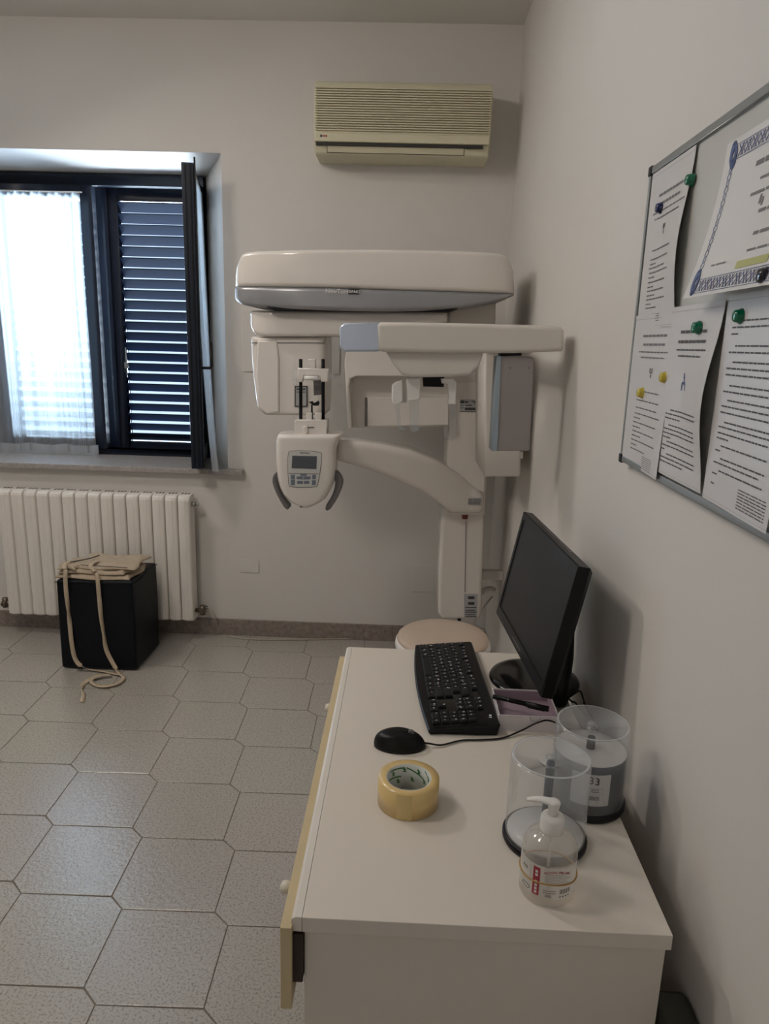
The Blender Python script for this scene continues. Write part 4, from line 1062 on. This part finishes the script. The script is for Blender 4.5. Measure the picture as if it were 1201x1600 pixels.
for k in range(2): patch(g, BC, .0400, fb+D(-6), fb+D(20), z+.029-k*.0035, z+.0302-k*.0035, n=8)
for k in range(3): patch(g, BC, .0400, fb+D(-2+k), fb+D(12-k), z+.0195+k*.0016, z+.0205+k*.0016, n=6)
g.build('small_print', INKG, lb)
g = MB()
for k in range(13): a = fb+D(28+2.0*k); patch(g, BC, .0401, a, a+D(.7+.7*(k*5%3)/2), z+.025, z+.0325, n=2)
for k in range(4): a = fb+D(28+6.5*k); patch(g, BC, .0401, a, a+D(3.2), z+.0195, z+.0215, n=2)
g.build('barcode', INK, lb)
g = MB(); 
for a in (-36,): patch(g, BC, .0400, fb+D(a), fb+D(a+.7), z+.028, z+.062, n=2)
for a in (-58,-52,-47): patch(g, BC, .0400, fb+D(a), fb+D(a+3), z+.050, z+.055, n=2)
pts = [on_cyl(BC, .0402, fb+D(-46+11*cos(t_*2*pi/24)), z+.024+.0035*sin(t_*2*pi/24)) for t_ in range(25)]
g.tube(pts, .0005, 6); g.build('side_print', INKG, lb)
aa = fb+D(18); text('lettering', 'ALCOHOL 70% GEL', .0042, RED, lb, on_cyl(BC, .0408, aa, z+.061), (-sin(aa), cos(aa), 0), (0,0,1), bold=True)
g = MB(); n = 72; pts = [on_cyl(BC, .0405, 2*pi*i/n, z+.0365+.003*cos(2*pi*i/n-fb-pi)*-1+.0012*sin(6*pi*i/n)) for i in range(n+1)]
g.tube(pts, .0011, 8, cap=False); g.build('rubber_band', RUBBER, bo)

# ================================================================ notice board
XBd = .436
nb = thing('notice_board', 'grey enamel magnetic notice board with aluminium frame on the right wall', 'notice board', (.45, 1.0, 1.305))
by0_, by1_, bz0, bz1 = .33, 1.432, 1.304, 1.846
MB().box(XBd, .4495, by0_+.006, by1_-.006, bz0+.006, bz1-.006).build('board_surface', BOARDM, nb)
g = MB(); fw = .013
g.box(XBd-.006, .449, by0_, by1_-.002, bz1-fw, bz1); g.box(XBd-.006, .449, by0_, by1_-.002, bz0, bz0+fw)
g.box(XBd-.006, .449, by1_-fw*.7, by1_, bz0+fw, bz1-fw); g.box(XBd-.006, .449, by0_, by0_+fw, bz0+fw, bz1-fw); g.build('frame', ALU, nb, bevel=.002)
for zz in (bz1-.016, bz0-.002):
    g = MB(); g.box(XBd-.008, .449, by1_-.015, by1_+.003, zz, zz+.018); g.build('corner_cap', BLACKP, nb, bevel=.003)

def sheet(nm, label, cat, yl, yr, zt_, zb_, lift, mat, skew=0.0, rot=0.0, lay=0.0):
    """paper hanging on the board: left edge at y=yl (far), right edge y=yr (near); lift(u,v) = distance off the board"""
    t = thing(nm, label, cat, (XBd, (yl+yr)/2, zb_))
    def f(u, v, h=0.0):
        return Vector((XBd-.0015-lay-lift(u, v)-h, yl+(yr-yl)*u+skew*v+rot*v, zt_+(zb_-zt_)*v+rot*0-(rot*(u)*.0)))
    g = MB(); ribbon_sheet(f, 14, 20, g); ribbon_sheet(lambda u, v: f(u, v, -.0004), 14, 20, g)
    o = g.build('sheet', mat, t)
    return t, o, f
def lines(g, f, rows, h=.0006):
    for (u0, u1, v, th) in rows:
        n = max(2, int((u1-u0)*14)); vs = []
        for i in range(n+1):
            u = u0+(u1-u0)*i/n; vs += [f(u, v, h), f(u, v+th, h)]
        g.add(vs, [(2*i,2*i+2,2*i+3,2*i+1) for i in range(n)])
def words(g, f, u0, u1, v, th, seed, fill=.8):
    r = random.Random(seed); u = u0
    while u < u1:
        w = .03+.08*r.random(); w = min(w, u1-u); lines(g, f, [(u, u+w, v, th)]); u += w+.009
def sleeve(t, f):
    g = MB(); lines(g, f, [(.0,1.0,.028,.0012),(.0,1,.985,.0010)], h=.0005); g.build('sleeve_weld', INKG, t)
# four typed notices
t, o, f = sheet('notice_sheet', 'typed notice at the top left corner of the board, held by green and blue magnets', 'notice', 1.418, 1.215, 1.832, 1.560, lambda u, v: .001+.020*max(0,u-.35)*sin(min(1,v*1.1)*pi*.8)**2, PAPER, lay=.001)
g = MB()
for k, (u0, u1, v) in enumerate([(.25,.9,.16),(.28,.8,.215),(.14,.95,.265),(.2,.85,.305)]): words(g, f, u0, u1, v, .016 if k < 2 else .009, k)
for k, (u0, u1, v) in enumerate([(.22,.75,.50),(.2,.72,.555),(.2,.35,.585),(.18,.66,.61),(.2,.76,.64),(.2,.35,.67),(.2,.7,.70),(.2,.35,.73),(.2,.68,.755),(.2,.42,.785),(.2,.72,.81),(.2,.33,.84),(.2,.5,.865)]): words(g, f, u0, u1, v, .009, 20+k)
for k in range(4): words(g, f, .4, .62, .91+.014*k, .005, 60+k)
lines(g, f, [(.46,.485,.36,.028),(.50,.525,.36,.028),(.47,.505,.388,.006),(.485,.505,.40,.022)])
g.build('print', INKG, t); sleeve(t, f)
t, o, f = sheet('notice_sheet', 'typed notice at the bottom left corner of the board, held by two yellow magnets', 'notice', 1.420, 1.200, 1.584, 1.308, lambda u, v: .0008+.012*max(0,u-.5)*v, PAPER, lay=.003)
g = MB()
for k, (u0, u1, v) in enumerate([(.25,.82,.13),(.27,.8,.185),(.18,.92,.235),(.24,.82,.27)]): words(g, f, u0, u1, v, .014 if k < 2 else .008, 100+k)
for k, (u0, u1, v) in enumerate([(.25,.8,.49),(.25,.82,.55),(.25,.8,.60),(.24,.88,.64),(.22,.4,.67),(.22,.82,.70),(.22,.42,.73),(.22,.8,.76),(.22,.45,.79),(.22,.84,.82),(.22,.38,.85),(.22,.6,.88)]): words(g, f, u0, u1, v, .008, 120+k)
for k in range(7): words(g, f, .55, .82, .905+.012*k, .004, 160+k)
lines(g, f, [(.50,.52,.34,.03),(.55,.57,.34,.03),(.51,.56,.365,.007),(.525,.545,.38,.02)])
g.build('print', INKG, t); sleeve(t, f)
t, o, f = sheet('notice_sheet', 'typed notice with small blue emblem, middle of the lower row, under a green magnet', 'notice', 1.222, 1.022, 1.590, 1.322, lambda u, v: .002+.028*max(0,u-.45)*sin(v*pi*.95)**2, PAPER, lay=.005)
g = MB()
for k, (u0, u1, v) in enumerate([(.25,.78,.14),(.22,.8,.195),(.2,.82,.245),(.25,.75,.28)]): words(g, f, u0, u1, v, .017 if k < 2 else .009, 200+k)
for k, (u0, u1, v) in enumerate([(.22,.84,.60),(.12,.86,.625),(.12,.46,.65),(.22,.84,.69),(.12,.86,.715),(.12,.86,.74),(.12,.3,.765),(.22,.84,.79),(.12,.86,.815),(.12,.2,.84),(.24,.86,.865),(.12,.86,.89),(.12,.62,.915)]): words(g, f, u0, u1, v, .0075, 220+k)
g.build('print', INKT, t); sleeve(t, f)
g = MB(); lines(g, f, [(.42,.44,.38,.03),(.43,.45,.40,.05),(.39,.41,.44,.04),(.46,.48,.44,.04),(.40,.47,.43,.012)]); g.build('emblem', INKB, t)
t, o, f = sheet('notice_sheet', 'typed notice with handwriting at the bottom, rightmost of the lower row on the board', 'notice', 1.018, .81, 1.596, 1.318, lambda u, v: .002+.01*u*v, PAPER, lay=.0035)
g = MB()
for k, (u0, u1, v) in enumerate([(.22,.86,.12),(.12,.86,.15),(.12,.22,.18),(.2,.86,.235),(.12,.66,.265),(.2,.86,.31),(.12,.86,.34),(.12,.8,.37),(.2,.88,.42),(.12,.76,.45),(.2,.86,.49),(.12,.88,.52),(.12,.8,.55),(.2,.86,.595),(.12,.88,.62),(.12,.84,.65),(.12,.3,.675),(.2,.86,.71),(.12,.2,.735),(.22,.86,.77),(.12,.8,.795),(.22,.86,.83),(.12,.2,.85),(.12,.18,.90)]): words(g, f, u0, u1, v, .0075, 300+k)
for k in range(7): words(g, f, .56, .95, .875+.014*k, .005, 360+k)
g.build('print', INKT, t); sleeve(t, f)
# certificate with guilloche border
t, o, f = sheet('certificate', 'certificate with blue patterned border, curling off the top of the board', 'certificate', 1.075, .70, 1.797, 1.595, lambda u, v: .002+.030*v*v, PAPER2, skew=.018, lay=.008)
g = MB(); NR = 14
def ringp(g, u, v, ru, rv, th=.00045, nn_=14):
    pts = [f(u+ru*cos(2*pi*i/nn_), v+rv*sin(2*pi*i/nn_), .0008) for i in range(nn_+1)]
    g.tube(pts, th, 4, cap=False)
for k in range(17): ringp(g, .075, .19+.64*k/16, .010+.004*(k%2), .022)
g.build('chain_border', INKB2, t)
g = MB()
for vv in (.09, .93):
    for k in range(16):
        u = .115+.05*k
        for s_ in (1, -1):
            g.tube([f(u, vv-.035*s_, .0008), f(u+.035, vv+.035*s_, .0008)], .0006, 4)
            g.tube([f(u+.02, vv-.035*s_, .0008), f(u+.055, vv+.035*s_, .0008)], .0005, 4)
    g.tube([f(.10+.05*i, vv-.045, .0008) for i in range(17)], .0004, 4); g.tube([f(.10+.05*i, vv+.045, .0008) for i in range(17)], .0004, 4)
g.build('lattice_border', INKB2, t)
g = MB()
for vv in (.10, .90):
    for k in range(5): ringp(g, .075+.003*(k-2), vv+.012*(k-2), .026-.003*abs(k-2), .062, .0009)
    for k in range(3): ringp(g, .075, vv, .012+.006*k, .03+.012*k, .0010)
g.build('corner_rosette', INKB, t)
g = MB()
for k, (u0, u1, v, th) in enumerate([(.28,.8,.22,.03),(.34,.8,.33,.016),(.30,.8,.41,.018),(.40,.8,.53,.02),(.42,.8,.66,.02),(.16,.28,.80,.010),(.42,.8,.76,.012)]): words(g, f, u0, u1, v, th, 400+k)
lines(g, f, [(.38,.392,.44,.055),(.40,.41,.46,.05)])
g.build('print', INKG, t)
g = MB(); lines(g, f, [(.38,.6,.82,.045)]); g.build('gold_seal', INKY, t)
g = MB(); words(g, f, .39, .6, .83, .02, 9); g.build('seal_print', GREEN, t)

def magnet(px, py, x, mat, label, grp=None):
    p = Xp(px, py, x)
    prof = [(.0098,0),(.0102,.002),(.0090,.0045),(.0080,.007),(.0080,.0085),(.0070,.0105),(.004,.0112),(.0003,.0114)]
    rs = [[p+Vector((-h, r*cos(2*pi*i/32), r*sin(2*pi*i/32))) for i in range(32)] for r, h in prof]
    g = MB(); g.rings(rs); o = g.build('magnet', mat, None, org=tuple(p))
    tag(o, label, 'magnet', grp)
G = 'round magnets on the notice board'
magnet(1082, 281, .4335, MAGG, 'round green magnet near the top edge of the top left notice', G)
magnet(1034, 325, .4340, MAGB, 'round dark blue magnet at the left edge of the top left notice', G)
magnet(1041, 590, .4310, MAGY, 'yellow round magnet on the right side of the bottom left notice', G)
magnet(1005, 614, .4325, MAGY, 'yellow round magnet at the left edge of the bottom left notice', G)
magnet(1093, 512, .4265, MAGG, 'round green magnet over the heading of the notice with the blue emblem', G)
magnet(1159, 494, .4300, MAGG, 'round green magnet at the top left of the rightmost lower notice', G)
magnet(1199, 431, .4020, MAGK, 'dark round magnet on the bottom border of the certificate', G)
